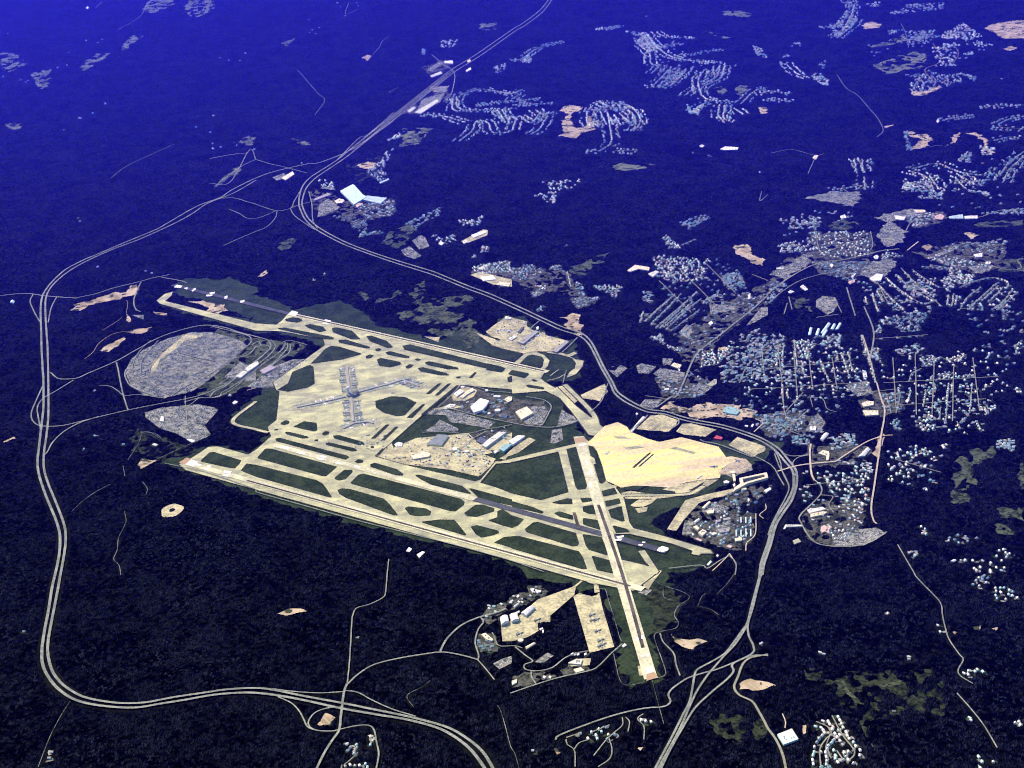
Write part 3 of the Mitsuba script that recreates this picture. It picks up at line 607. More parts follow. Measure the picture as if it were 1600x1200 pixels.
BUILDINGS = [  # name, label, height, roof, colour, category, outline
('hangar','large white hangar with a notched edge beside the round tanks',16,'flat','white','hangar','-270.0,8830.0 -204.6,8950.5 -152.4,8900.3 -169.4,8832.5 -194.1,8766.9 -246.2,8736.4'),
('warehouse','white cargo shed nearest the dark grass strip, left of its twin',10,'flat','white','warehouse','-376.9,9067.5 -336.0,9134.0 -313.2,9092.9 -356.1,9022.2'),
('warehouse','cream cargo shed right of its twin at the top of the cargo yard',10,'flat','cream','warehouse','-335.5,9008.2 -290.5,9094.1 -257.3,9141.1 -243.0,9101.5 -290.5,9041.7 -319.1,8989.7'),
('terminal_building','grey roofed cargo building with a bright pale yellow front wall',14,'flat','bluegrey','terminal building','-533.4,8326.7 -468.6,8448.7 -404.3,8424.1 -443.0,8298.2'),
('warehouse','cream warehouse lowest in the cargo yard, beside the taxiway',11,'flat','cream','warehouse','-622.3,8174.1 -548.3,8228.1 -509.5,8186.5 -514.4,8152.2 -605.9,8132.2'),
('hangar','long pale hangar with a dark shaded side, middle of three in a row',16,'flat','pale','hangar','-167.8,8316.2 -96.9,8419.2 -56.7,8403.1 -178.5,8214.6 -202.8,8245.4'),
('hangar','white roofed hangar at the right end of the cargo yard',15,'flat','white','hangar','-42.6,8279.5 13.0,8352.1 56.6,8335.7 -19.1,8230.6'),
('hangar','teal and white roofed hangar lower left of the white roofed one',15,'flat','teal','hangar','-101.6,8181.9 -66.3,8242.9 -22.9,8231.3 -76.1,8142.5'),
('office_building','cream square building inside the curve of the loop road',14,'flat','cream','office building','9.9,8706.4 81.8,8773.2 117.6,8668.2 43.6,8583.9'),
('shed','small white shed at the tip of the dark road side strip',7,'flat','white','shed','-728.2,8367.0 -705.3,8392.8 -680.5,8375.1 -681.6,8330.0 -717.1,8331.3'),
('warehouse','dark blue roofed building between the pale hangars',9,'flat','darkblue','warehouse','-237.1,8324.6 -209.8,8384.0 -153.2,8301.7 -180.5,8252.2'),
('warehouse','cream shed in the top right corner of the cargo yard',8,'flat','cream','warehouse','-55.2,8922.1 -29.9,8963.9 -5.7,8954.4 -7.0,8903.4 -32.0,8877.3'),
('warehouse','low pale shed below the two cream cargo sheds',7,'flat','pale','warehouse','-444.0,8850.7 -404.3,8914.4 -363.7,8902.2 -371.5,8868.2 -427.7,8837.9'),
('warehouse','small white shed right of the round white tank in the yard',8,'flat','white','warehouse','-136.4,8158.3 -120.9,8182.2 -108.0,8166.9 -125.5,8139.0'),
('warehouse','white roofed yard building left of the yellow repair yard',8,'flat','white','warehouse','-378.1,8242.1 -366.9,8262.6 -349.7,8255.3 -353.3,8220.3 -370.3,8218.6'),
('hangar','long grey roofed shed across the north cargo apron',13,'flat','grey','hangar','64.3,9888.9 187.9,10095.3 211.3,10062.9 96.2,9849.8'),
('hangar','grey roofed shed at the right end of the north cargo apron',13,'flat','grey','hangar','290.6,9680.7 390.2,9856.5 410.6,9828.1 317.3,9652.0'),
('shed','narrow white shed left of the long grey shed on the north apron',9,'flat','white','shed','-2.4,9979.9 41.6,10033.6 55.1,10006.0 16.9,9948.9'),
('shed','small white hut where the link road meets the north apron',7,'flat','white','shed','199.8,10172.7 216.4,10188.7 213.9,10131.5 199.9,10121.5'),
('shed','dark roofed shed at the centre of the north cargo apron',9,'flat','dark','shed','65.8,10091.8 96.0,10188.0 111.4,10172.1 78.8,10076.6'),
('shed','white shed at the left end of the north cargo apron',8,'flat','white','shed','-16.9,10423.0 -2.7,10433.5 28.7,10393.8 18.8,10369.2 -13.0,10388.9'),
('office_building','white flat roofed block lowest right of the landside car parks',10,'flat','white','office building','-2246.5,8964.8 -2251.4,9035.7 -2234.7,9022.8 -2220.6,8945.4'),
('shed','white curved shed on the lower edge of the lower car park',6,'flat','white','shed','-2025.0,8650.9 -1999.4,8651.4 -1966.2,8617.7 -1983.3,8601.9'),
('shed','white hut alone in the woods right of the lower car park',7,'flat','white','shed','-1817.2,9182.6 -1804.6,9211.7 -1783.9,9197.6 -1790.1,9167.4 -1805.7,9159.7'),
('shed','small pale shed beside the track below the lower car park',5,'flat','pale','shed','-2231.5,8612.5 -2220.9,8629.4 -2192.9,8606.1 -2205.5,8589.7'),
('terminal_building','pale landside terminal hall between the curved access roads, upper half',18,'flat','pale','terminal building','-1809.4,9725.4 -1784.5,9802.1 -1735.0,9863.4 -1723.0,9802.3 -1757.2,9727.3 -1777.9,9685.1'),
('terminal_building','pale landside terminal hall between the curved access roads, lower half',18,'flat','pale','terminal building','-1854.2,9608.2 -1815.2,9703.5 -1780.8,9674.2 -1815.6,9578.6'),
('garage','lilac roofed block between the terminal roads and the tan car park',9,'flat','lilac','garage','-1703.2,9704.8 -1644.5,9798.2 -1594.1,9742.3 -1669.2,9641.4'),
('terminal_building','long cream old terminal with a dark inner courtyard beside the bright apron',15,'court','cream','terminal building','1215.2,7583.8 1376.0,7630.6 1372.3,7567.0 1249.7,7515.0 1169.9,7445.6 1158.4,7428.1 1169.1,7472.9 1213.7,7520.7'),
('shed','white shed at the foot of the old terminal pier',8,'flat','white','shed','1126.5,7572.1 1143.9,7581.3 1157.6,7567.2 1149.4,7548.7 1128.7,7551.9'),
('shed','cream oblong shed just below the old terminal',8,'flat','cream','shed','1208.0,7465.2 1234.4,7476.7 1234.6,7457.2 1208.9,7449.6'),
('office_building','white building at the far right below the old terminal',9,'flat','white','office building','1325.8,7429.5 1362.5,7458.6 1365.8,7438.7 1333.6,7405.2'),
('shed','small round topped white hut under the terminal pier',6,'flat','white','shed','1171.1,7529.6 1184.5,7547.2 1183.6,7519.8 1172.5,7505.9'),
('shed','small white hut alone in the trees right of the barracks',6,'flat','white','shed','1220.9,7344.6 1229.5,7354.7 1229.7,7332.0 1221.6,7318.2'),
('hangar','narrow pale yellow hangar at the edge of the tan ramp',11,'flat','cream','hangar','966.2,7276.4 1012.0,7344.2 1020.4,7335.4 975.0,7266.2'),
('warehouse','cream flat building right of the narrow yellow hangar',9,'flat','cream','warehouse','983.9,7233.3 1006.6,7248.2 1024.4,7241.9 1019.1,7213.3 988.9,7209.1'),
('warehouse','white shed topmost of the row along the base edge',9,'gable','white','warehouse','898.3,7130.0 932.3,7168.2 936.7,7151.6 910.4,7119.7'),
('warehouse','cream shed in the middle of the row along the base edge',10,'flat','cream','warehouse','890.5,7072.4 912.3,7084.8 913.4,7069.0 921.8,7057.2 908.7,7034.5'),
('hangar','large cream hangar at the lower end of the row along the base edge',13,'flat','cream','hangar','907.4,7001.2 935.2,7033.4 952.3,7008.5 922.8,6964.3'),
('warehouse','pale green shed in the middle of the base',9,'flat','pale','warehouse','968.1,6985.8 990.6,7003.4 1003.2,6987.6 979.8,6970.3'),
('shed','pale pink pair of sheds by the base perimeter track',7,'flat','pink','shed','883.2,6946.7 897.6,6954.9 918.5,6927.9 907.4,6919.2'),
('office_building','bright cream block below the barracks rows',9,'flat','cream','office building','1083.3,6919.4 1119.5,6929.2 1116.2,6895.5 1082.6,6890.2'),
('shed','pink roofed hut at the bottom of the base',7,'flat','pink','shed','1028.8,6844.2 1043.1,6862.3 1061.7,6846.1 1045.9,6828.3'),
('shed','white narrow hut by the end of the long taxiway',7,'flat','white','shed','905.4,6677.6 928.2,6713.2 934.0,6704.6 911.5,6669.0'),
('shed','small white hut nearest the taxiway stub end',6,'flat','white','shed','964.4,6762.2 972.7,6774.1 977.5,6763.6 970.8,6751.4'),
('barracks','long narrow pale barracks block, one of the rows on the base',7,'gable','paleblue','barracks','1150.2,7150.2 1158.1,7149.0 1148.9,7089.4 1141.1,7090.6'),
('barracks','long narrow pale barracks block, one of the rows on the base',7,'gable','paleblue','barracks','1174.9,7146.5 1182.8,7145.3 1172.9,7082.3 1165.1,7083.5'),
('barracks','long narrow pale barracks block, one of the rows on the base',7,'gable','paleblue','barracks','1200.2,7146.3 1208.1,7145.2 1198.0,7082.1 1190.2,7083.3'),
('barracks','long narrow pale barracks block, one of the rows on the base',7,'gable','paleblue','barracks','1103.1,7015.0 1110.8,7013.9 1100.5,6946.0 1092.7,6947.1'),
('barracks','long narrow pale barracks block, one of the rows on the base',7,'gable','paleblue','barracks','1127.4,7011.4 1135.2,7010.3 1124.1,6939.1 1116.3,6940.2'),
('barracks','long narrow pale barracks block, one of the rows on the base',7,'gable','paleblue','barracks','1155.6,7024.8 1163.4,7023.6 1149.2,6935.4 1141.4,6936.5'),
('barracks','long narrow pale barracks block, one of the rows on the base',7,'gable','paleblue','barracks','1177.8,7011.0 1185.6,7009.8 1173.5,6935.3 1165.8,6936.4'),
('office_building','grey flat block in the middle of the base',8,'flat','grey','office building','1007.0,7023.8 1042.7,7039.6 1074.2,7027.9 1066.6,7001.0 1022.3,6993.6'),
('office_building','lilac grey block above the grey one on the base',8,'flat','lilac','office building','1016.0,7128.8 1044.5,7138.9 1040.8,7114.3 1016.2,7107.3'),
('office_building','low grey roofed block left of the barracks on the base',7,'flat','grey','office building','1059.0,7145.8 1094.2,7155.0 1097.5,7132.9 1059.1,7124.2'),
('hangar','white arched hangar leftmost of the two on the tan guard apron',18,'arch','white','hangar','-133.2,6306.6 -97.8,6321.0 -92.4,6266.6 -130.0,6241.9'),
('hangar','white arched hangar right of its twin on the guard apron',18,'arch','white','hangar','-87.9,6323.8 -51.6,6331.7 -44.7,6277.5 -80.4,6263.9'),
('hangar','long white hangar with a dark apron side behind the guard apron',17,'gable','white','hangar','-33.2,6335.6 10.1,6388.6 35.9,6379.2 -9.7,6308.0'),
('warehouse','small white shed behind the long white guard hangar',8,'gable','white','warehouse','-67.9,6408.1 -42.8,6440.4 -41.5,6422.3 -62.0,6395.4'),
('shed','white shed nearest the guard base approach road',7,'gable','white','shed','-89.2,6448.3 -73.0,6473.2 -65.5,6463.1 -77.0,6440.7'),
('shed','white fork shaped building at the head of the guard base',8,'flat','white','shed','19.2,6559.5 38.2,6563.1 30.4,6524.2'),
('shed','white bent building right of the fork shaped one',8,'flat','white','shed','42.4,6550.2 71.6,6535.1 69.6,6525.0 50.5,6517.2'),
('shed','small white hut between road and guard base head',6,'flat','white','shed','-50.4,6502.1 -42.1,6516.1 -36.2,6503.2 -44.5,6489.1'),
('warehouse','cream round ended building left of the guard apron',9,'arch','cream','warehouse','-225.0,6173.0 -206.9,6184.1 -171.7,6125.6 -174.9,6112.3 -201.5,6129.5'),
('warehouse','long cream building below the guard apron',9,'gable','cream','warehouse','-24.0,6043.8 17.2,6076.6 25.7,6067.3 -16.7,6025.6'),
('shed','pale green shed below the guard hangars by the trees',6,'flat','pale','shed','-64.1,6349.1 -42.1,6366.6 -39.4,6354.5 -59.8,6339.7'),
('shed','white hut with a bright end on the right edge of the guard apron',6,'flat','white','shed','60.0,6175.4 67.7,6180.0 66.5,6154.9 60.6,6155.7'),
('shed','white shed just left of the white hut right of the guard apron',6,'flat','white','shed','48.8,6193.7 64.1,6200.1 65.1,6188.7 51.3,6182.1'),
('warehouse','grey roofed building on the pale pad under the tanker apron',8,'flat','pale','warehouse','165.3,5882.1 201.6,5907.5 230.5,5906.5 220.5,5866.1'),
('office_building','yellow white building under the pale pad near the boundary road',8,'flat','cream','office building','185.9,5831.7 218.7,5840.5 233.0,5818.2 196.3,5804.9'),
('shed','white hut left of its twin by the boundary road',6,'flat','white','shed','45.3,5788.6 51.6,5800.5 59.8,5791.8 53.4,5777.5'),
('shed','white hut right of its twin by the boundary road',6,'flat','white','shed','70.9,5785.4 77.2,5797.3 83.9,5788.9 78.9,5774.3'),
('shed','cream shed at the left end of the boundary road',7,'flat','cream','shed','-91.9,5775.1 -70.2,5785.0 -71.0,5759.9 -92.7,5743.9'),
('shed','one of four small white huts along the top edge of the pale pad',5,'flat','white','shed','181.7,5963.5 192.5,5971.4 192.9,5955.4 182.3,5948.8'),
('shed','one of four small white huts along the top edge of the pale pad',5,'flat','white','shed','194.1,5961.9 204.8,5969.9 205.2,5953.9 194.6,5947.3'),
('shed','one of four small white huts along the top edge of the pale pad',5,'flat','white','shed','208.5,5960.1 219.3,5968.0 219.7,5952.0 209.0,5945.4'),
('shed','one of four small white huts along the top edge of the pale pad',5,'flat','white','shed','241.1,5955.9 251.9,5963.9 252.2,5947.9 241.5,5941.3'),
('shed','small hut at the bend of the perimeter track by the tanker apron',5,'flat','pale','shed','417.0,5996.3 432.3,6018.6 439.5,6001.4 423.4,5986.3'),
('factory','huge pale cyan factory roof, largest building beside the freeway',18,'flat','cyan','factory','-1493.0,14135.5 -1388.8,14339.7 -1371.6,14312.3 -1265.7,13944.4 -1225.2,13868.7 -1328.5,13634.2'),
('factory','pale blue wing running right from the huge factory',14,'flat','paleblue','factory','-1227.3,13916.0 -1034.1,13790.9 -1085.6,13608.2 -1268.0,13802.9'),
('warehouse','small cream building left of the huge factory',8,'flat','cream','warehouse','-1492.5,13842.0 -1462.5,13877.5 -1427.2,13804.1 -1470.3,13746.7'),
('warehouse','pink roofed shed at the lower corner of the huge factory',8,'flat','pink','warehouse','-1318.8,13649.6 -1293.2,13706.4 -1250.5,13685.2 -1295.3,13560.1'),
('warehouse','narrow pale blue shed above the huge factory on its own',8,'flat','paleblue','warehouse','-1137.3,14386.4 -1053.5,14504.4 -1045.0,14455.2 -1122.3,14336.3'),
('warehouse','bright white shed beside the road bridge on the freeway',10,'flat','white','warehouse','-593.5,20206.3 -478.2,20229.9 -472.1,20011.6 -585.4,20073.8'),
('warehouse','white shed just right of the freeway north of the bridge',8,'flat','white','warehouse','-309.5,19503.7 -248.1,19688.4 -236.1,19559.9 -293.2,19416.5'),
('warehouse','small cream shed touching the freeway north of the bridge',7,'flat','cream','warehouse','-293.3,20135.0 -247.0,20227.1 -243.2,20062.8 -285.0,20024.0'),
('warehouse','pale long shed between freeway and bridge road end',9,'flat','pale','warehouse','-757.0,19331.5 -625.4,19558.5 -603.0,19418.6 -730.5,19223.0'),
('warehouse','pale shed at the lower end of the freeway side yard',8,'flat','pale','warehouse','-976.6,17416.1 -909.8,17619.3 -879.9,17551.2 -942.3,17323.6'),
('warehouse','long pale shed in the freeway side yard',9,'flat','pale','warehouse','-890.5,17303.0 -646.6,17915.0 -616.5,17801.5 -815.2,17214.8'),
('warehouse','cream building in the fork of the two freeways',9,'flat','cream','warehouse','-2122.7,14796.2 -2039.8,15029.6 -2008.2,14910.7 -2073.3,14705.5'),
('warehouse','pale shed with lilac roof beside the freeway curve',9,'flat','lilac','warehouse','-1730.3,13936.4 -1608.3,14124.9 -1572.8,14060.3 -1708.4,13893.0'),
('warehouse','cream small block right of the lilac car park',8,'flat','cream','warehouse','-1524.6,13834.0 -1485.5,13904.9 -1436.5,13849.3 -1443.5,13744.2 -1495.5,13746.6'),
('warehouse','white building at the right end of the pale lot by the woods',8,'flat','white','warehouse','-256.2,12472.2 -139.9,12573.3 -126.9,12514.9 -236.2,12390.5'),
('shed','white round hut left of the pale lot by the woods',7,'flat','white','shed','-531.4,12297.1 -512.2,12354.8 -484.6,12304.0 -503.8,12246.7'),
('shed','white hut touching the lower end of the pale lot',7,'flat','white','shed','-330.4,12294.9 -301.0,12341.5 -290.3,12285.6 -317.0,12247.6'),
('warehouse','pale long building topmost by the freeway right of the golf course',8,'flat','pale','warehouse','-207.8,11565.8 -136.8,11662.8 -124.7,11611.6 -189.0,11533.8'),
('warehouse','white building on the pale strip by the freeway',8,'flat','white','warehouse','-190.4,11357.7 -90.2,11374.7 -66.9,11273.3 -166.4,11256.6'),
('warehouse','cream building at the right end of the pale strip',8,'flat','cream','warehouse','-43.3,11211.2 41.7,11155.2 27.6,11083.4 -57.0,11138.7'),
('warehouse','cream low building at the left edge of the town',9,'flat','cream','warehouse','949.6,11261.5 1023.9,11382.5 1127.5,11300.5 1113.1,11225.7 1038.4,11281.0 970.9,11225.8'),
('warehouse','pale roofed annex right of the cream town edge building',8,'flat','pale','warehouse','1099.1,11154.7 1167.7,11216.7 1188.3,11181.3 1126.9,11072.5'),
('store','big white store on the grey lot in the town',11,'flat','white','store','2689.3,10688.8 2765.8,10782.8 2806.6,10755.4 2757.7,10630.4 2704.7,10630.9'),
('store','pink roofed store left of the big white one',9,'flat','pink','store','2520.7,10650.9 2579.4,10700.1 2572.9,10646.9 2528.8,10609.4'),
('store','white sliver of a store above the pink roofed one',8,'flat','white','store','2571.2,10767.2 2612.9,10843.7 2616.2,10816.8 2579.3,10750.7'),
('store','bright white store near the road junction in town',9,'flat','white','store','2840.8,11187.0 2873.5,11219.5 2878.2,11178.6 2855.2,11120.6 2838.2,11136.2'),
('store','white round looking store left of the junction store',8,'flat','white','store','2475.0,11064.2 2496.7,11090.4 2501.7,11046.7 2480.4,11005.3'),
('factory','long bright white factory by the river road',10,'flat','white','factory','3794.9,12035.3 3900.4,12027.9 3876.9,11951.4 3779.4,11966.0'),
('factory','pinkish factory left of the long white one',9,'flat','pink','factory','3564.6,12094.9 3632.4,12147.7 3641.1,12076.2 3599.4,11985.8 3555.1,12014.7'),
('factory','pale blue factory between the pink and the white one',9,'flat','paleblue','factory','3673.0,12059.2 3799.0,12092.9 3767.0,11976.9 3663.1,12002.1'),
('store','white blocky store in the eastern yards',9,'flat','white','store','3575.3,11068.9 3649.5,11091.7 3618.7,11000.2 3575.5,11009.9'),
('store','white oval roofed store in the eastern yards',8,'flat','white','store','3602.9,10871.5 3631.0,10895.9 3646.8,10869.4 3622.1,10829.2 3599.7,10834.1'),
('warehouse','bright white roof at the north rim of the town centre',9,'flat','white','warehouse','3259.7,12192.5 3335.6,12127.7 3300.5,12044.5 3244.2,12081.0'),
('warehouse','cream roof north of the town centre lot',9,'flat','cream','warehouse','3450.7,12309.9 3536.2,12279.3 3526.6,12220.4 3452.0,12215.3'),
('store','white roofs by the woods at the top of the town',8,'flat','white','store','2826.9,12278.3 2875.0,12313.4 2867.5,12221.9 2824.7,12209.1'),
('store','pale long roof crossing the town lot, left side',8,'flat','pale','store','2072.8,11087.4 2130.6,11082.4 2124.5,11037.6 2069.4,11049.7'),
('store','white curved roof below the pale town lot',8,'flat','white','store','2162.1,10629.4 2191.6,10659.1 2205.9,10555.9 2184.2,10535.7'),
('store','white roof above the school field',7,'flat','white','store','2054.6,10530.7 2080.0,10571.2 2101.5,10531.4 2066.8,10503.5'),
('apartment_building','leftmost of the six slanted pale cyan apartment slabs in the town',9,'gable','cyan','apartment building','2023.1,9665.0 2063.1,9795.5 2080.0,9792.1 2040.7,9655.5'),
('apartment_building','second from the left of the six slanted pale cyan apartment slabs in the town',9,'gable','cyan','apartment building','2070.1,9655.8 2110.6,9770.5 2125.1,9761.5 2084.7,9637.8'),
('apartment_building','third from the left of the six slanted pale cyan apartment slabs in the town',9,'gable','cyan','apartment building','2115.9,9692.6 2201.7,9861.9 2216.4,9843.2 2125.3,9660.2'),
('apartment_building','fourth from the left of the six slanted pale cyan apartment slabs in the town',9,'gable','cyan','apartment building','2108.7,9633.2 2163.3,9735.4 2171.2,9721.5 2119.1,9616.0'),
('apartment_building','fifth from the left of the six slanted pale cyan apartment slabs in the town',9,'gable','cyan','apartment building','2191.4,9739.1 2235.4,9839.4 2247.9,9821.2 2208.3,9726.5'),
('apartment_building','rightmost of the six slanted pale cyan apartment slabs in the town',9,'gable','cyan','apartment building','2220.9,9724.1 2275.7,9847.1 2289.5,9834.9 2243.8,9728.8'),
('apartment_building','white tall looking hall south of the vertical streets',10,'flat','white','apartment building','2222.3,8941.4 2245.9,8942.4 2234.3,8872.9 2211.2,8869.2'),
('church','bright white pair of roofs right of the dense house rows',10,'flat','white','church','1762.2,10530.9 1783.8,10554.4 1762.6,10443.8 1749.7,10436.1'),
('church','bright white roof on the corner lot below the dense house rows',9,'flat','white','church','1397.1,10006.4 1422.5,10049.4 1430.6,10006.1 1404.7,9966.8'),
('school','cream school roof over two wings beside the main road',9,'flat','cream','school','2087.4,8374.9 2176.0,8359.5 2162.7,8297.9 2089.0,8301.2'),
('school','cream wing above the school on the main road',9,'flat','cream','school','2105.7,8480.2 2146.8,8509.6 2182.5,8496.0 2169.9,8444.6 2108.6,8431.2'),
('store','small white roof right of the school',7,'flat','white','store','2369.8,8475.0 2385.3,8496.8 2392.1,8478.4 2376.6,8449.4'),
('store','bright white oval roofed hall by the woods right of the freeway',11,'arch','white','store','1757.1,8024.9 1797.1,8098.4 1823.2,8089.5 1768.7,8001.0'),
('store','white block in the car park left of the oval roofed hall',9,'flat','white','store','1730.1,8191.0 1740.2,8203.0 1770.3,8193.4 1756.5,8145.6 1729.2,8150.2'),
('store','cream store with a stem in front by the overpass road',8,'flat','cream','store','1707.0,7840.4 1741.4,7873.1 1770.4,7855.6 1765.0,7814.0 1747.4,7749.7 1731.7,7743.9 1744.0,7800.6'),
('store','white shed with a slanted roof along the pale shop road',9,'gable','white','store','1914.5,7762.4 1991.1,7870.7 2005.5,7847.0 1953.8,7764.4'),
('warehouse','white double bar building by the loop road',9,'flat','white','warehouse','1507.9,7174.4 1592.2,7192.8 1604.0,7169.0 1512.9,7137.2'),
('warehouse','cream curved bar building just below the white double bar',9,'flat','cream','warehouse','1514.4,7124.3 1586.1,7144.4 1604.6,7132.5 1583.8,7113.9 1507.2,7089.4'),
('warehouse','olive roofed square building by the loop road bend',7,'flat','olive','warehouse','1369.9,6858.9 1401.9,6876.3 1408.8,6841.4 1370.7,6821.7'),
('office_building','pink star shaped roof in the wooded loop',9,'flat','pink','office building','1537.0,6973.5 1557.8,6993.2 1574.2,6973.3 1594.2,6970.3 1570.9,6939.0 1566.5,6899.9 1548.0,6928.5 1528.5,6914.1'),
('shed','U shaped pale roof left of the wooded loop',7,'flat','pale','shed','1345.5,6988.0 1364.8,7032.6 1453.0,7016.0 1451.9,7002.1 1365.8,7007.8 1355.9,6986.5'),
('house','bright white round looking roof alone in the eastern woods',7,'flat','white','house','2230.0,7575.7 2244.0,7603.9 2255.6,7598.0 2244.4,7573.4'),
('barn','white barn roof beside the lane in the south eastern woods',8,'gable','white','barn','2082.8,6546.3 2103.7,6564.1 2114.6,6553.0 2095.7,6536.6'),
('store','large pale cyan store roof at the bottom by the diagonal road',9,'flat','cyan','store','989.8,5247.3 1056.2,5276.1 1069.1,5207.3 1003.0,5178.0'),
('office_building','red roofed canopy building on the dark square lot by the apron',8,'flat','red','office building','1155.4,8136.0 1177.8,8172.7 1209.8,8135.9 1194.8,8111.6'),
('warehouse','teal roofed works in the sandy yard above the freeway',9,'flat','teal','warehouse','1264.0,8500.7 1298.6,8572.4 1328.4,8562.3 1367.9,8492.4 1340.6,8444.3 1301.3,8465.4'),
('warehouse','white shed left of its twin on the dark lot by the freeway',6,'flat','white','warehouse','1359.5,8278.7 1369.1,8291.0 1383.2,8284.0 1376.0,8264.0'),
('warehouse','white shed right of its twin on the dark lot by the freeway',6,'flat','white','warehouse','1395.8,8268.0 1410.4,8297.9 1419.7,8296.3 1405.3,8257.2'),
('warehouse','bright white box above the road fork of the town edge',7,'flat','white','warehouse','959.1,8919.5 987.6,8919.6 987.1,8899.0 958.5,8896.8'),
('warehouse','cream block left of the town edge square',9,'flat','cream','warehouse','1044.8,9286.9 1071.5,9332.3 1115.9,9284.8 1091.2,9222.8'),
('shed','white hut at the corner of the town edge block',6,'flat','white','shed','1085.3,9209.2 1091.4,9224.6 1098.2,9212.3 1091.3,9191.6'),
('shed','white hut at the right end of the curved kerb on the apron',6,'flat','white','shed','740.5,8564.1 750.1,8581.9 755.9,8561.5 746.7,8548.6'),
('warehouse','long pale wall like shed between apron and square car park',7,'flat','pale','warehouse','680.6,8312.8 781.0,8521.2 792.9,8504.8 692.9,8301.5'),
('warehouse','olive roofed hall at the right of the town edge lots',8,'flat','olive','warehouse','1228.0,8926.2 1293.9,9014.6 1304.3,9002.1 1295.1,8940.3 1256.6,8900.2'),
('barn','bright white barn far out at the top left',8,'flat','white','barn','-6933.4,27326.2 -6928.4,27463.0 -6868.5,27298.0 -6867.6,27160.1'),
('barn','white barn by the lane in the far right valley',8,'flat','white','barn','4471.4,15250.0 4504.9,15310.9 4501.3,15240.8 4467.9,15180.4'),
('warehouse','bright cream roof at the end of the far lane',8,'flat','cream','warehouse','2991.2,14175.6 3036.1,14266.6 3062.5,14246.9 3010.9,14109.9'),
('barn','bright white barn left of the long white shed in the far woods',8,'flat','white','barn','2017.2,14908.8 2048.1,14958.8 2069.7,14919.9 2040.7,14850.2'),
('warehouse','long white shed in the far woods',8,'flat','white','warehouse','2196.6,14728.6 2258.0,14820.4 2381.5,14752.9 2359.1,14663.4 2236.1,14679.2'),
('shed','pair of white sheds in the woods left of the runway, front one',5,'flat','white','shed','-552.3,6991.9 -524.1,7021.8 -511.4,7011.5 -538.9,6956.3'),
('shed','white shed at the track end in the woods below the long runway',5,'flat','white','shed','-609.4,7034.1 -596.7,7075.1 -579.3,7055.4 -590.8,7026.3'),
('house','pale cottage by the junction at the left edge',6,'gable','cyan','house','-3911.4,11541.5 -3917.1,11599.1 -3882.0,11573.0 -3876.5,11515.6'),
]
TANKS = [  # label, height, radius, colour, centre
('white storage tank left of its twin beside the loop road',10,12.4,'white','-111,8984'),
('white storage tank right of its twin beside the loop road',10,12.4,'white','-90,8975'),
('largest white storage tank with a bright top right of the white hangar',13,18.2,'white','-101,8753'),
('small white storage tank left of the largest one',8,9.7,'white','-155,8724'),
('storage tank with a dark roof and bright wall right of the white tanks',14,23.2,'dark','-64,8680'),
('white round tank in the middle of the cargo yard',9,13.8,'white','-293,8195'),
('yellowish round tank on the edge of the guard apron',9,13.1,'cream','-43,6101'),
('round cream rotunda at the end of the old terminal pier',12,14.8,'cream','1194,7670'),
('white round tank at the top of the cargo yard',9,10.4,'white','-165,9090'),
('white round tank leftmost at the tip of the cargo yard',8,12.7,'white','-320,9178'),
]
ARMS = [
(12,'-1110,9680 -1071,9347 -1054,9215'),
(12,'-1044,9171 -1023,8950 -1001,8748'),
(12,'-1079,9156 -1158,9118 -1250,9082 -1385,9034'),
(13,'-1016,9208 -898,9273 -812,9311 -722,9372 -672,9385'),
(12,'-1057,8651 -999,8718 -908,8732 -874,8697'),
(12,'-722,9372 -604,9241'),
]
PIER = '1195,7651 1187,7568'
QUARRY = (-1947,7698,61,81)
WORN = [  # surface, outline
('worn_concrete','470,7789 589,7709 719,7668 861,7727 1001,7766 1098,7813 1142,7682 1104,7608 1017,7621 916,7597 821,7553 702,7591 560,7593 513,7660'),
('worn_concrete','1115,7686 1187,7798 1294,7844 1316,7757 1246,7666 1130,7664'),
('gate_concrete','886,8050 921,8066 1029,7972 1017,7948'),
('shoulder','646,7833 766,8015 776,8007 659,7825'),
('shoulder','683,7841 782,7991 789,7983 692,7836'),
('shoulder','916,7503 950,7523 1021,7591 1013,7566 946,7498'),
('gate_concrete','626,8103 702,8113 746,8084 641,8068'),
('gate_concrete','575,8268 641,8257 675,8218 600,8230'),
('worn_concrete','451,8266 547,8273 677,8051 602,7850 505,7783 476,8041'),
]
YARDS = [
'-994,8380 -910,8586 -806,8664 -732,8326 -601,8441 -282,8457 -215,8286 -254,8203 -123,8073 -228,7858 -384,7966 -684,8099 -832,8231 -903,8309',
'-366,8048 -263,8128 -124,8030 -218,7867',
'-394,9063 -349,9149 -291,9181 -225,9116 -250,9016 -308,8954 -381,8977',
'-337,8252 -253,8301 -204,8284 -162,8224 -141,8158 -216,8136',
'-105,8074 -70,8112 25,8291 84,8336 117,8294 57,8206 9,8134 -56,8092',
'-114,10151 -3,10448 141,10307 256,10066 406,9875 314,9682 189,9723 27,9862',
'859,7167 903,7139 1017,7094 1101,7153 1066,6974 997,6957 877,7002',
'973,7349 1113,7275 1070,7216 958,7247',
'902,8642 985,8737 1007,8654 1108,8616 1213,8657 1248,8631 1192,8514 965,8573',
'1163,8587 1250,8641 1370,8600 1435,8387 1365,8380 1182,8449',
'-195,6190 -143,6084 -150,6020 -218,6056',
'-137,6425 24,6573 69,6529 -44,6430',
'-174,8509 -18,8530 -20,8427 -140,8229',
'-443,8225 -254,8194 -198,8107 -404,8114',
'-1764,9435 -1718,9537 -1610,9791 -1501,9888 -1449,9680 -1497,9643 -1551,9397',
'-1529,9458 -1524,9458 -1523,9446',
]
SPOTS = {
'tower':'-1062,9184',
'core':'-1039,9175',
'tower_b':'-1016,9187',
}
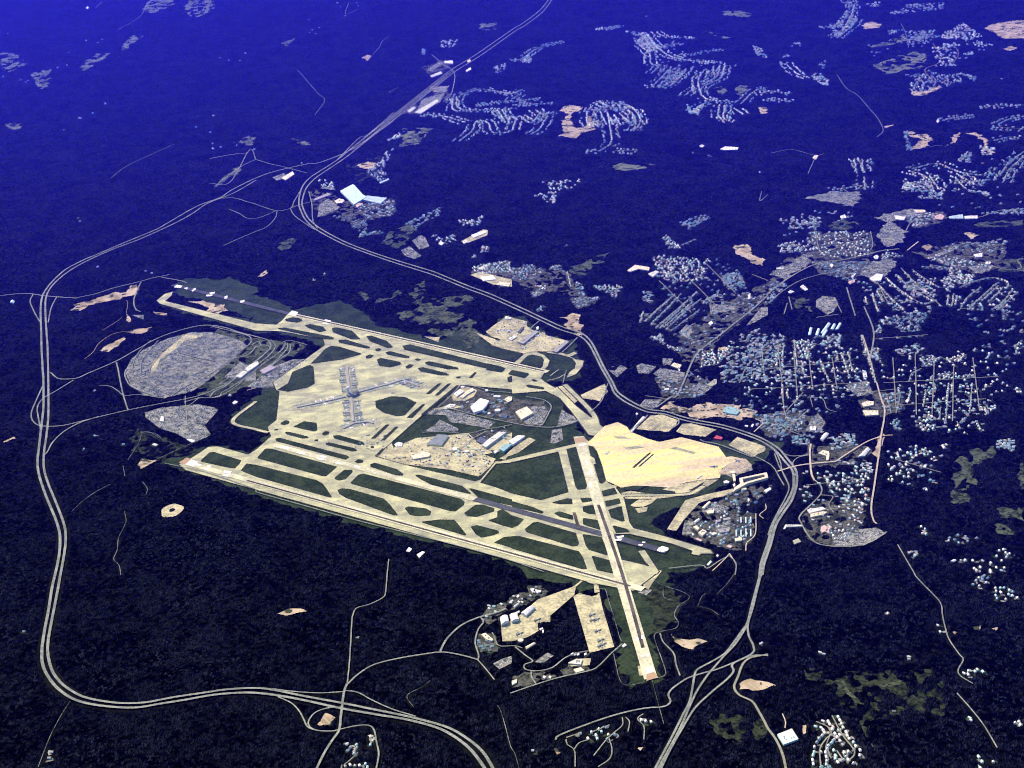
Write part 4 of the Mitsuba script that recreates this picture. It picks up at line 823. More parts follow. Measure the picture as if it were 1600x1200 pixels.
HOUSES = [  # label, [(how, outline, sides or number, spacing)]
('pale house in the horseshoe estate at the bottom right of the picture',[
('row','1239,5354 1244,5286 1253,5207 1274,5097 1234,5038',2,26),
('row','1122,5025 1142,5133 1187,5204 1211,5223',2,26),
('row','1206,5115 1218,5051',2,26),
('row','1165,5318 1203,5279 1208,5240',2,26),
('row','1171,5130 1173,5066',2,26),
('scatter','1247,5297 1256,5218 1234,5209 1227,5265',8,0),
('scatter','1126,5040 1194,5032 1187,4997 1118,5005',8,0),
]),
('pale cottage along the lanes below the south interchange',[
('scatter','-806,5402 -750,5384 -732,5305 -786,5322',14,0),
('row','-703,5446 -695,5378',1,30),
('scatter','-805,5259 -676,5255 -674,5223 -804,5238',10,0),
('scatter','-2086,5438 -2081,5527 -2058,5490 -2069,5425',3,0),
]),
('pale house on the winding streets below the airfield',[
('row','185,5354 123,5328',1,40),
('row','310,5396 232,5354',1,40),
('row','288,5297 325,5338',1,40),
('scatter','164,5345 317,5406 350,5323 226,5271',8,0),
('scatter','428,5428 500,5465 491,5386',4,0),
]),
('pale house in the woods right of the middle of the winding eastern lane',[
('scatter','2135,6405 2231,6391 2211,6303 2119,6301',10,0),
('scatter','2099,6796 2316,6815 2296,6751 2161,6704',9,0),
]),
('pale house at the right edge below the olive fields',[
('scatter','2211,6303 2323,6228 2284,6132 2185,6174',14,0),
('scatter','2305,6601 2414,6667 2391,6573 2309,6489',9,0),
]),
('pale house by the hooked bend of the eastern lane',[
('scatter','1859,5631 1985,5609 1973,5573 1853,5588',8,0),
('scatter','1849,5993 1877,5989 1855,5910 1827,5914',4,0),
]),
('pale house at the bottom edge right of the lane end',[
('scatter','1744,5027 1843,5016 1834,4991 1730,4941',6,0),
('scatter','1956,5224 2004,5230 1993,5197',4,0),
('scatter','1791,5289 1810,5286 1790,5244',4,0),
]),
('pale house alone in the woods right of the southern freeway fork',[
('scatter','1270,5852 1323,5833 1311,5808 1270,5820',5,0),
('scatter','1501,5380 1514,5379 1509,5356 1496,5358',3,0),
('scatter','1658,6137 1679,6134 1665,6107',3,0),
('scatter','1653,5752 1677,5762 1662,5731',3,0),
]),
('pale house in the upper bend of woods left of the olive fields',[
('scatter','2039,6934 2080,6902 2057,6819 2022,6841',7,0),
('scatter','1898,6709 1963,6683 1934,6606 1897,6643',6,0),
]),
('pale house along the lane that starts under the olive fields',[
('scatter','2098,6598 2343,6500 2305,6381 2163,6447',14,0),
]),
('pale house in the wooded streets right of the freeway',[
('scatter','1644,7603 1945,7595 1812,7119 1689,7322',68,0),
('scatter','1782,7744 1944,7555 1964,7674',30,0),
('scatter','1652,7234 1821,7227 1755,6984 1678,7049',23,0),
('scatter','1515,6985 1715,6990 1699,6854 1582,6838',34,0),
('scatter','1811,8040 1914,8085 1982,8056 1950,7920 1794,7877',93,0),
('scatter','1460,8420 1609,8452 1748,8409 1675,8197 1571,8089 1472,8123',153,0),
('scatter','1603,8101 1683,8088 1687,7964 1612,7994',27,0),
('scatter','3311,9319 3342,9255 3233,9050',10,0),
]),
('pale house on the north south streets at the right edge',[
('row','1695,8851 1635,8486',1,36),
('row','1710,8771 1689,8636',1,36),
('row','1812,8856 1794,8743',1,36),
('row','1953,8830 1938,8755',1,36),
('row','2451,8664 2398,8499',1,36),
('row','2534,8623 2450,8368',1,36),
('row','2613,8711 2577,8566',1,36),
('row','2698,8696 2520,8145',1,36),
('row','2717,8692 2675,8548',1,36),
('row','2835,8671 2687,8232',1,36),
('row','2550,8351 2497,8195',1,36),
('row','2379,8147 2360,8059',1,36),
('row','2583,8135 2569,8024',1,36),
('row','2692,8093 2679,8006',1,36),
('scatter','2480,8735 2952,8650 2772,8080 2296,8048',110,0),
('scatter','2665,8283 2874,8342 2853,8274 2660,8237',33,0),
('scatter','2092,7863 2452,7846 2198,7515 1973,7355',53,0),
('scatter','2471,8341 2489,8338 2439,8024 2347,8061',24,0),
('scatter','2210,8221 2270,8234 2240,8080 2200,8109',29,0),
('scatter','2740,7863 2834,7870 2780,7707 2699,7763',49,0),
('scatter','2253,8623 2401,8622 2303,8322 2208,8363',43,0),
]),
('pale house in the dense parallel rows in the middle of the town',[
('row','930,10124 976,10344',1,30),
('row','972,10147 1247,10667',1,30),
('row','1001,10071 1293,10658',1,30),
('row','1030,10008 1321,10512',1,30),
('row','1056,9987 1407,10669',1,30),
('row','1090,9949 1297,10329 1422,10525',1,30),
('row','1119,9912 1378,10296',1,30),
('row','958,10281 1038,10282',1,30),
('row','996,10208 1215,10603',1,30),
('row','1085,9997 1350,10471',1,30),
]),
('pale house scattered in the northern part of the town',[
('scatter','1181,11556 1272,11576 1617,11417 1470,10910 1212,10965 1174,11278',233,0),
('scatter','1313,12032 1361,12109 1434,11747 1329,11729',39,0),
('scatter','1509,12438 1738,12619 1778,12514 1545,12200',63,0),
('row','1442,11808 1568,11929',1,50),
('scatter','1674,11053 1780,11030 1773,10699 1641,10691 1611,10880',110,0),
('scatter','1418,10457 1584,10703 1585,10632 1431,10386',33,0),
('scatter','977,9831 1049,9879 1056,9665 1193,9550 1126,9534',73,0),
('scatter','1633,9734 1770,9769 1616,8917 1330,8969 1370,9232 1553,9453',246,0),
('scatter','1283,9504 1520,9576 1364,9261 1234,9229',85,0),
]),
('pale house in the streets between the freeway and the town',[
('scatter','63,11522 193,11614 312,11428 202,11182 56,11251',102,0),
('scatter','316,11506 443,11518 493,11310',24,0),
('scatter','210,11068 307,11047 302,10956',18,0),
('row','490,11350 497,10970',1,40),
('scatter','540,11072 588,11061 580,10771 523,10819',29,0),
('scatter','655,10973 884,10961 874,10853 811,10688',73,0),
('scatter','484,10756 577,10736 683,10714 626,10586 503,10508',49,0),
('scatter','212,10533 275,10624 245,10493',14,0),
('scatter','1023,10786 1093,10771 1051,10498 1001,10578',24,0),
('scatter','204,10922 281,11016 274,10871 200,10815',24,0),
('scatter','310,13584 532,13635 498,13274 373,13357',33,0),
('scatter','-265,11675 56,11726 61,11444 -216,11426',123,0),
('scatter','-265,11943 -200,11907 -226,11851',8,0),
]),
('pale house among the trees right of the huge factory',[
('scatter','-1318,13625 -974,13803 -934,13223 -1174,13183',82,0),
('scatter','-1229,12717 -1013,12806 -1022,12715 -1211,12644',33,0),
('scatter','-838,12955 -536,13378 -546,13129 -735,12787',53,0),
('scatter','-1502,13362 -1171,13133 -1176,12751 -1267,12866',43,0),
('scatter','-619,12574 -386,12519 -384,12250 -478,12272',24,0),
('scatter','-185,12160 -119,12145 -134,11977 -173,11986',18,0),
('scatter','-375,12940 -150,13032 -180,12750 -332,12786',33,0),
]),
('pale house in the fan shaped estate at the right edge',[
('row','2728,10532 2735,10286 2767,10013',1,34),
('row','2815,10694 2846,10401 2917,10114 3031,10157',1,34),
('row','2901,10749 2931,10418 3012,10128',1,34),
('row','2975,10807 2991,10512 3039,10223',1,34),
('row','3041,10830 3087,10563 3126,10412',1,34),
('row','3129,10886 3323,10768',1,34),
('row','3195,10910 3311,10808',1,34),
('row','3145,10235 3079,10047',1,34),
('row','3186,10261 3102,10010',1,34),
('row','3189,10192 3132,10037',1,34),
('row','3268,10382 3417,10492 3548,10536 3625,10447 3603,10346',1,34),
('row','3136,9938 3264,10176 3409,10352',1,34),
('row','3189,9927 3309,10100 3485,10336 3559,10426',1,34),
('row','3340,10093 3538,10360',1,34),
('row','3373,10053 3560,10320',1,34),
('row','3345,9895 3468,10034 3614,10274',1,34),
('row','3377,9889 3625,10203',1,34),
('row','3126,9940 3240,9949',1,34),
('row','2572,10321 2544,10157',1,34),
('row','2631,10377 2588,10017',1,34),
('row','2681,10436 2668,10199',1,34),
('scatter','2887,10606 3162,10619 3039,10223 2896,10287',98,0),
('scatter','3348,10652 3469,10662 3353,10434 3276,10486',60,0),
('scatter','3354,10875 3402,10714 3154,10267 3176,10544',73,0),
]),
('pale house around the vertical streets in the south of the town',[
('row','1911,9590 1844,9117',1,34),
('row','1890,9219 1862,9005',1,34),
('row','2171,9307 2124,8877',1,34),
('row','2211,9299 2167,8976',1,34),
('row','2011,9224 1987,8850',1,34),
('row','2140,9312 2120,9176',1,34),
('row','2370,9591 2306,9086 2267,8799',1,34),
('row','1744,9274 1801,9522',1,34),
('row','1774,9268 1837,9545',1,34),
('scatter','2561,9862 2769,9980 2909,9919 2749,9577 2664,9624',110,0),
('scatter','2437,9578 2539,9772 2618,9914 2545,9709',24,0),
('scatter','1760,9710 1881,9716 1759,9132 1658,9151',82,0),
('scatter','1931,9586 2046,9564 1946,9236 1891,9275',73,0),
('scatter','2654,9187 2784,9134 2655,8967 2620,9027',49,0),
('scatter','2779,9080 2947,9160 2991,9236 2869,9036',33,0),
('scatter','2499,9273 2683,9411 2713,9289 2597,9170',39,0),
('row','2419,9506 2795,9508',1,40),
('row','2468,8763 2520,8884 2599,8950',1,34),
('scatter','2554,8748 2727,8900 2808,8832 2943,8781',63,0),
('scatter','2170,9690 2251,9614 2169,9393 2059,9473',49,0),
('scatter','2278,9315 2439,9371 2369,9129',33,0),
('scatter','1719,9140 1848,9061 1773,8889 1660,8935',29,0),
]),
('pale building in the town centre on the plateau',[
('scatter','2324,12381 2709,12287 2559,11960 2317,12062',68,0),
('scatter','2488,11932 2970,11819 2826,11226 2550,11209 2441,11393',172,0),
('scatter','2189,11658 2524,11793 2449,11432 2176,11453',98,0),
('scatter','2369,11170 2790,11077 2551,10678 2369,10939',147,0),
('scatter','3361,12221 3672,12192 3417,11844 3319,11868',73,0),
('scatter','3413,11376 3952,11417 3818,11081 3382,11180',73,0),
('scatter','3149,11233 3522,10991 3613,10742 3344,10839',73,0),
('scatter','1958,10805 2101,10738 1976,10514 1860,10264',60,0),
('scatter','2944,11401 3083,11168 2901,11130',33,0),
('scatter','3906,12088 4193,12157 4330,12170 4272,11998 4126,12034',39,0),
]),
('pale house in the estates at the upper right edge',[
('row','5005,14948 5154,15111 5343,15195',1,44),
('row','4908,14840 5175,14693',1,44),
('row','4770,14355 4962,14427 5013,14348',1,44),
('row','5054,15726 5499,15660',1,44),
('row','4538,15264 4671,15330 4905,15402',1,44),
('row','3771,13554 3964,13672 4060,13646 4109,13462 4197,13272 4380,13169',1,38),
('row','3730,13509 3822,13263 3764,12804',1,38),
('row','3863,13307 3817,12841',1,38),
('row','4061,13199 4036,12785',1,38),
('row','4071,13089 4265,12985',1,38),
('row','4104,13297 4157,12908',1,38),
('row','4445,13151 4627,13491 4904,13883',1,38),
('row','4408,12948 4590,13332 4849,13719',1,38),
('scatter','3621,13316 3687,13137 3661,12933 3517,12919',58,0),
('row','3394,14065 3334,13559',1,44),
('row','3423,13997 3333,13616',1,44),
('row','3296,13402 3214,12997',1,44),
('row','2934,13069 3262,13142',1,44),
('scatter','4350,13978 4450,14011 4348,13625 4241,13712',29,0),
('scatter','4137,13072 4335,13073 4216,12738',18,0),
('scatter','3558,12605 3647,12783 3842,12784 3775,12599',33,0),
('scatter','4036,12785 4201,12691 4165,12575',33,0),
('scatter','3634,13151 3807,13159 3764,12804 3504,12871',73,0),
('scatter','4050,14893 4096,14947 4013,14574 3932,14157 3905,14226',29,0),
('scatter','4589,14217 4693,14064 4595,13850 4512,13873',29,0),
]),
('pale house in the looping estates at the top right',[
('row','4490,20060 4730,20565 5044,21461 5290,22329',1,48),
('row','4505,19939 4853,20638 5068,21186',1,48),
('row','4591,20138 4867,20883',1,48),
('row','5425,20045 5763,19910',1,48),
('row','5324,19506 5708,19641',1,48),
('row','4779,17387 4924,17518',1,48),
('row','6001,19024 6091,18774',1,48),
('scatter','5170,22824 5426,22710 5068,21186 4505,19939 4592,20620 5117,21977',147,0),
('scatter','4439,20806 4708,20948 4631,20604 4454,20675',29,0),
('scatter','5485,21275 5931,22048 6473,21952 6330,21454 5636,21345',98,0),
('scatter','5395,22283 5688,22445 5539,21935',29,0),
('scatter','6029,20042 6290,20425 6221,19383 6034,19231 5664,19487',147,0),
('scatter','4617,16914 4563,16513 4883,16656 5238,16963 5342,17373 5152,17348 5055,17657',172,0),
('scatter','5497,19108 5849,19082 5374,17733 5188,17799',98,0),
('scatter','5669,18411 5864,18545 5763,18276',18,0),
('scatter','5342,17373 5457,17152 5368,16919',29,0),
('scatter','5244,20236 5416,20168 5181,19906',29,0),
('scatter','5463,20030 5793,20017 5525,19206 5181,19119',73,0),
('scatter','3810,18095 3908,17505 3768,17112 3702,17486',43,0),
('scatter','3651,19157 3706,19032 3525,18195 3470,18409',18,0),
('scatter','3882,19724 4019,19897 3956,19584',11,0),
('scatter','3939,18438 4069,18591 3933,18052',15,0),
('row','3578,18568 3597,17980 3685,17672',1,50),
('row','2168,20970 2245,19786 2389,19304 2649,19003 2860,18826',1,44),
('row','2435,19499 2979,19732',1,44),
('row','1975,20567 2055,19747 2008,19131 2111,18992',1,44),
('row','2312,21283 2396,20880 2743,20565',1,44),
('row','2263,20112 2524,20356',1,44),
('row','1944,18556 2111,18992',1,44),
('row','1882,17831 2232,18848',1,44),
('row','1931,17770 2315,18720',1,44),
('row','2120,17932 2389,18693',1,44),
('row','1874,17924 1909,17733 2109,17845 2377,18599',1,44),
('row','2878,18819 2788,18358 2665,17930 2454,17640 2372,17317 2372,17063 2435,16877 2676,16718',1,44),
('row','2808,18744 2674,18113 2479,17811',1,44),
('row','2581,18528 2440,18007 2363,17320',1,44),
('row','2673,18495 2669,18209',1,44),
('row','2176,17211 2336,17590',1,44),
('row','2140,16412 2327,16749 2423,16799',1,44),
('row','2484,16619 2400,16178 2410,15804',1,44),
('row','2534,16603 2438,16091 2453,15863',1,44),
('row','2610,16421 2661,16097',1,44),
('row','2714,16626 2972,17205 3138,17323',1,44),
('row','3109,17160 3333,16917',1,44),
('row','3037,16765 3257,16532',1,44),
('row','3009,17107 3080,17000',1,44),
('scatter','1965,20688 2139,21103 2263,20112 2067,19852',123,0),
('scatter','3381,19802 3479,19654 3429,18926 3352,19162',49,0),
('scatter','1893,21514 2215,21197 2189,20961 1913,21254',33,0),
('row','1563,21839 1688,21724 1869,21977',2,50),
('scatter','2176,17211 2134,16492 2316,16672 2186,16244 2114,16343',73,0),
]),
('pale house in the loop streets beside the bare soil at the top centre',[
('row','292,19959 419,20021 631,20613 883,20926 1038,20985',1,40),
('row','-459,17896 -455,17386 -399,17206',1,40),
('row','-413,17968 -400,17452 -290,17253 125,17123 218,17215',1,40),
('row','-384,17959 -347,18123 -136,18324',1,40),
('row','-98,18312 237,17932',1,40),
('row','-198,17471 208,17552',1,40),
('row','53,17145 128,16496',1,40),
('row','107,17128 165,16560',1,40),
('row','-374,15811 -239,16234 -185,16667 -63,16553 -17,16096 169,16041',1,40),
('row','-778,17163 -541,17010 -308,16628',1,40),
('row','237,17932 376,18154',1,40),
('row','230,17673 349,17895',1,40),
('row','221,17338 674,17277',1,40),
('row','225,17504 562,17608',1,40),
('row','188,16108 276,16758 404,16412 531,16915',1,40),
('row','385,15906 477,16094 590,16661',1,40),
('row','481,17011 559,16748 689,16866',1,40),
('row','1008,16846 1198,16786 1439,16710',1,40),
('row','1177,17199 1496,16933 1570,16435 1549,16065 1447,15733',1,40),
('row','1154,17124 1211,16942 1429,16793 1519,16451 1485,15938 1415,15743',1,40),
('row','1316,16514 1343,16053 1423,16177',1,40),
('row','1374,16574 1449,16095',1,40),
('row','1175,16714 1194,16098',1,40),
('row','1254,16611 1227,16088 1178,15328 1020,14978',1,40),
('row','1037,16757 1004,16305 1033,16001',1,40),
('row','895,15013 1021,14990',1,40),
('row','1179,14965 1377,14877',1,40),
('scatter','422,20129 575,20294 530,19661 429,19697',33,0),
('scatter','38,19628 205,19778 173,19273 71,19208',33,0),
('scatter','-650,21820 -424,21733 -465,21141 -661,21098',39,0),
('scatter','-904,21189 -860,21172 -870,20714 -892,20722',24,0),
('scatter','-1142,16068 -1019,16392 -1010,16172 -1173,16007',33,0),
('scatter','-1410,14534 -1194,15147 -1149,15523 -1057,15698 -1132,14880 -1367,14821',49,0),
('scatter','-1270,14795 -1116,14876 -1051,14498 -1139,14404',39,0),
('scatter','-1766,14687 -1601,14584 -1541,14224 -1671,14314',29,0),
('scatter','416,13996 808,14006 651,13658 477,13703',39,0),
]),
('small pale farm or house alone in the far woods',[
('one','-7666,25078',1,0),
('one','-6131,23875',1,0),
('one','-5894,23582',1,0),
('one','-5879,23845',1,0),
('one','-6370,21018',1,0),
('one','-6252,20819',1,0),
('one','-6247,20923',1,0),
('one','-4979,17705',1,0),
('one','-4940,18299',1,0),
('one','-4911,18256',1,0),
('one','-3267,17892',1,0),
('one','-3385,17347',1,0),
('one','-3172,17029',1,0),
('one','-3061,16480',1,0),
('one','-3021,16242',1,0),
('one','-2946,16291',1,0),
('one','-2776,16313',1,0),
('one','-2558,16090',1,0),
('one','-3416,21829',1,0),
('one','-3424,21305',1,0),
('one','-3586,21364',1,0),
('one','-3742,21594',1,0),
('one','-6170,22911',1,0),
('one','-5942,21866',1,0),
('one','-6044,21730',1,0),
('one','-6702,21347',1,0),
('one','-2642,23187',1,0),
('one','-2619,23383',1,0),
('one','-2534,23049',1,0),
('one','-2531,23555',1,0),
('one','-2766,24372',1,0),
('one','-1981,15350',1,0),
('one','-2434,25884',1,0),
('one','-2346,25434',1,0),
('one','-2106,25739',1,0),
('one','-2057,25389',1,0),
('one','-2201,24511',1,0),
('one','-2949,12113',1,0),
('one','-2883,12046',1,0),
('one','-3915,13873',1,0),
('one','-3874,13760',1,0),
('one','-3392,12324',1,0),
('one','-1433,11710',1,0),
('one','-1512,11596',1,0),
('one','-2626,8809',1,0),
('one','-2417,8649',1,0),
('one','-1849,9313',1,0),
('one','523,12019',1,0),
('one','2316,22539',1,0),
('one','1921,14673',1,0),
('one','2057,14529',1,0),
('one','2427,13803',1,0),
('one','3126,16574',1,0),
('one','3254,13469',1,0),
('one','3861,19620',1,0),
('one','6083,18778',1,0),
('one','5679,16944',1,0),
('one','-809,6228',1,0),
('one','-2457,6499',1,0),
('one','1048,5941',1,0),
('one','-20,5262',1,0),
('one','-2800,9563',1,0),
('one','-2652,8618',1,0),
('one','-4780,19018',1,0),
('one','-4823,18501',1,0),
]),
('small pale building on the crowded base right of the ramp',[
('scatter','859,7167 986,7250 1113,7275 1238,7205 1195,6955 1131,6869 1029,6843 892,6917 877,7002',60,0),
('scatter','977,7281 1160,7442 1250,7475 1347,7429 1251,7277 1072,7230',30,0),
]),
('small pale building between the loop roads of the cargo area',[
('scatter','-455,8980 -127,9046 -7,8922 -15,8616 -251,8734',30,0),
('scatter','-311,8439 -57,8499 -21,8391 -179,8147 -366,8108',26,0),
('scatter','-230,6425 -41,6520 72,6597 86,6546 -44,6418 -132,6359 -216,6249',16,0),
('scatter','-247,6169 -172,6132 -159,6027 -233,6036',14,0),
('scatter','1031,8944 1176,9262 1272,9059 1181,8713 1051,8786',20,0),
]),
('pale house in the built up middle of the right half',[
('scatter','1121,9834 1537,10398 1958,10805 1872,10329 1442,9772 1218,9344',90,0),
('scatter','1325,9352 1548,9751 1792,9889 1708,9423 1457,9188',70,0),
('scatter','1708,9423 2086,9707 2161,9453 2358,9300 2257,8801 1616,8917',60,0),
('scatter','2596,10668 2820,10620 3007,10029 2909,9919 2607,10045',60,0),
('scatter','3007,10029 3469,9935 3635,10235 3635,10445 3176,10263',40,0),
('scatter','1602,8841 2001,8822 2109,8599 1935,8434 1626,8439',40,0),
('scatter','922,9091 979,9156 1097,8985 1194,8801 1105,8736 947,8886',50,0),
]),
('pale house in the outer streets of the right half',[
('scatter','1606,9328 2263,9433 2232,8780 1879,8443 1421,8721',120,0),
('scatter','2372,9184 3186,9256 3075,8428 2525,7877 2287,8373',110,0),
('scatter','3192,10124 3573,9913 3204,8812 3040,9059',60,0),
('scatter','1133,11133 1775,11463 1794,10413 1203,10134',90,0),
('scatter','1305,8741 1916,8437 1784,8000 1496,8048',60,0),
('scatter','1524,7622 1988,7629 1747,6916 1506,7021',50,0),
('scatter','2139,7941 2432,7807 2191,7208 1999,7389',30,0),
('scatter','4099,13578 4885,13828 4359,12258 3560,12266',40,0),
('scatter','2489,12531 3004,12403 2794,11730 2252,11857',30,0),
('scatter','1884,20959 2547,20701 2484,18960 3083,18746 2692,17739 1908,18764',60,0),
('scatter','4752,19842 6336,20160 5986,18499 4722,16710 4492,17485',40,0),
]),
]
TANKERS = ['304,6284','304,6239','321,6240','320,6141','326,6059','323,6013','334,6023','43,6275','-44,6165']
LONE_JETS = ['523,8044','1243,7823','1099,7767','1002,7648','-62,10179','-23,10171','12,10139','139,9890','138,9976','176,10037','206,10012','238,9786','100,9800','289,9959','-773,9161','-37,10148','50,10106','154,9948']


def pts(s):
    return np.array([[float(v) for v in q.split(',')] for q in s.split()])


def clean(p):
    g = Polygon(p) if not hasattr(p, 'geom_type') else p
    return g if g.is_valid else g.buffer(0)


# ------------------------------------------------------------------ materials
def mat(name, bsdf):
    scene[name] = {'type': 'twosided', 'bsdf': bsdf}
    return name


def rgb(*c):
    return {'type': 'rgb', 'value': c}


def mottled(name, a, b, size=60.0, fine=9.0, rough=0.9):
    a, b = list(a), list(b)
    def fn(p, n, uv):
        t = smoothstep(0.25, 0.75, 0.6 * fbm(p.x / size, p.y / size, 1.0, 3) + 0.4 * noise(p.x / fine, p.y / fine, 3.0))
        return mix(a, b, t)
    return mat(name, {'type': 'diffuse', 'reflectance': proc(fn)})


def concrete_fn(p, n, uv):
    streak = fbm(p.x / 90 + p.y / 340, p.y / 60 - p.x / 300, 2.0, 3)
    slab = mikit.cell_rand(p.x / 38, p.y / 38, 1)
    t = dr.clip(-0.15 + 1.25 * streak + 0.22 * (slab - 0.5) + 0.35 * (noise(p.x / 11, p.y / 11) - 0.5), 0, 1)
    stain = smoothstep(0.60, 0.72, fbm(p.x / 130 + 7, p.y / 50, 5.0, 3))
    return mix(mix([0.28, 0.295, 0.21], [0.61, 0.62, 0.35], t), [0.26, 0.275, 0.225], 0.55 * stain)


mat('concrete', {'type': 'diffuse', 'reflectance': proc(concrete_fn)})
def old_apron_fn(p, n, uv):
    u, v = p.x * 0.97 + p.y * 0.24, p.y * 0.97 - p.x * 0.24
    t = smoothstep(0.25, 0.7, fbm(u / 330, v / 120, 2.0, 3))
    k = smoothstep(0.3, 0.75, fbm(u / 240, v / 26, 6.0, 3))
    c = mix(mix([0.50, 0.44, 0.29], [0.80, 0.75, 0.27], t), [0.66, 0.56, 0.40], 0.75 * k)
    return c * (0.86 + 0.28 * noise(p.x / 12, p.y / 12, 1.0))


mat('bright_concrete', {'type': 'diffuse', 'reflectance': proc(old_apron_fn)})
mottled('hardstand', (0.02, 0.028, 0.022), (0.12, 0.125, 0.105), 30, 9)
mottled('scrub', (0.006, 0.010, 0.006), (0.040, 0.052, 0.028), 30, 9)
mottled('runway_concrete', (0.46, 0.465, 0.33), (0.68, 0.68, 0.46), 90, 10)
mottled('dark_asphalt', (0.055, 0.065, 0.09), (0.10, 0.11, 0.13), 60, 8)
mottled('rubber', (0.05, 0.05, 0.05), (0.13, 0.12, 0.11), 70, 8)
mottled('road_grey', (0.15, 0.175, 0.155), (0.29, 0.32, 0.28), 60, 8)
mottled('road_pale', (0.40, 0.36, 0.29), (0.55, 0.49, 0.38), 60, 8)
mottled('road_lilac', (0.18, 0.20, 0.16), (0.28, 0.29, 0.23), 60, 8)
mottled('road_soil', (0.30, 0.24, 0.17), (0.46, 0.38, 0.26), 60, 8)
mottled('road_dim', (0.03, 0.04, 0.045), (0.24, 0.27, 0.28), 70, 9)
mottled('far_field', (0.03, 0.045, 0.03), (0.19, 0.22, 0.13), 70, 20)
mottled('lot_grey', (0.04, 0.055, 0.060), (0.34, 0.35, 0.30), 26, 8)
mottled('tan_yard', (0.28, 0.275, 0.19), (0.58, 0.55, 0.33), 60, 9)
def soil_fn(p, n, uv):
    t = smoothstep(0.2, 0.8, fbm(p.x / 60, p.y / 90, 1.0, 3))
    scrub = smoothstep(0.60, 0.68, fbm(p.x / 45, p.y / 45, 9.0, 3))
    ruts = smoothstep(0.55, 0.75, noise((p.x + 0.6 * p.y) / 9, (p.y - 0.6 * p.x) / 120, 4.0))
    return mix(mix(mix([0.28, 0.23, 0.15], [0.54, 0.45, 0.30], t), [0.48, 0.45, 0.36], 0.5 * ruts), [0.05, 0.06, 0.04], scrub)


mat('soil', {'type': 'diffuse', 'reflectance': proc(soil_fn)})
mottled('field_grass', (0.016, 0.028, 0.015), (0.040, 0.062, 0.032), 70, 10)
mottled('island_grass', (0.016, 0.028, 0.016), (0.040, 0.060, 0.032), 60, 9)
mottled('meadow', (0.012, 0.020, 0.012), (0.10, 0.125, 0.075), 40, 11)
mottled('forest_floor', (0.002, 0.003, 0.003), (0.008, 0.009, 0.007), 90, 16)
def leaves_fn(p, n, uv):
    t = 0.5 * fbm(p.x / 110, p.y / 110, 1.0, 3) + 0.5 * noise(p.x / 19, p.y / 19, 3.0)
    crown = smoothstep(0.66, 0.82, noise(p.x / 12, p.y / 14, 8.0))       # pale crowns standing among the dark ones
    shade = smoothstep(0.42, 0.60, fbm(p.x / 240, p.y / 240, 4.0, 3))
    return mix(mix([0.0003, 0.0005, 0.001], [0.009, 0.011, 0.018], smoothstep(0.3, 0.75, t)), [0.017, 0.021, 0.032], crown * (0.45 + 0.55 * shade))


mat('leaves', {'type': 'diffuse', 'reflectance': proc(leaves_fn)})
mottled('shoulder', (0.018, 0.021, 0.022), (0.045, 0.048, 0.045), 50, 8)
mottled('gate_concrete', (0.22, 0.24, 0.18), (0.42, 0.42, 0.29), 40, 9)
mottled('worn_concrete', (0.30, 0.26, 0.20), (0.52, 0.45, 0.31), 110, 13)
mat('paint', {'type': 'diffuse', 'reflectance': rgb(0.82, 0.81, 0.76)})
mat('pad_brown', {'type': 'diffuse', 'reflectance': rgb(0.42, 0.30, 0.19)})
mat('pond_water', {'type': 'diffuse', 'reflectance': rgb(0.01, 0.012, 0.02)})
TONES = dict(white=(0.80, 0.79, 0.74), cream=(0.74, 0.66, 0.46), pale=(0.58, 0.60, 0.52), grey=(0.30, 0.31, 0.30), bluegrey=(0.16, 0.20, 0.23),
             lilac=(0.30, 0.28, 0.33), teal=(0.25, 0.45, 0.46), darkblue=(0.05, 0.07, 0.13), dark=(0.06, 0.07, 0.08), cyan=(0.55, 0.78, 0.70),
             paleblue=(0.42, 0.58, 0.62), pink=(0.62, 0.44, 0.38), olive=(0.36, 0.36, 0.25), red=(0.55, 0.06, 0.10))
for k, c in TONES.items():
    def fn(p, n, uv, c=c):
        return mi.Color3f(*c) * (0.82 + 0.30 * noise(p.x / 7, p.y / 7, p.z / 7))
    mat('roof_' + k, {'type': 'principled', 'base_color': proc(fn), 'roughness': 0.6, 'specular': 0.3})
    mat('wall_' + k, {'type': 'diffuse', 'reflectance': rgb(*[0.8 * v for v in c])})
mat('wall_frontlit', {'type': 'diffuse', 'reflectance': rgb(0.80, 0.72, 0.45)})
mat('jet_white', {'type': 'principled', 'base_color': rgb(0.78, 0.78, 0.78), 'roughness': 0.4})
mat('jet_grey', {'type': 'principled', 'base_color': rgb(0.20, 0.23, 0.25), 'roughness': 0.5})
mat('jet_teal', {'type': 'principled', 'base_color': rgb(0.12, 0.27, 0.29), 'roughness': 0.45})
mat('jet_blue', {'type': 'principled', 'base_color': rgb(0.10, 0.13, 0.28), 'roughness': 0.45})
scene['car_paint'] = {'type': 'diffuse', 'reflectance': {'type': 'mesh_attribute', 'name': 'vertex_color'}}

# ------------------------------------------------------------------ helpers
count = {}


def key_for(name):
    n = count.get(name, 0)
    count[name] = n + 1
    return name if n == 0 else f'{name}_{n:03d}'


def put(key, shape, label=None, category=None, group=None, kind=None):
    scene[key] = shape
    d = {k: v for k, v in dict(label=label, category=category, group=group, kind=kind).items() if v}
    if d:
        labels[key] = d


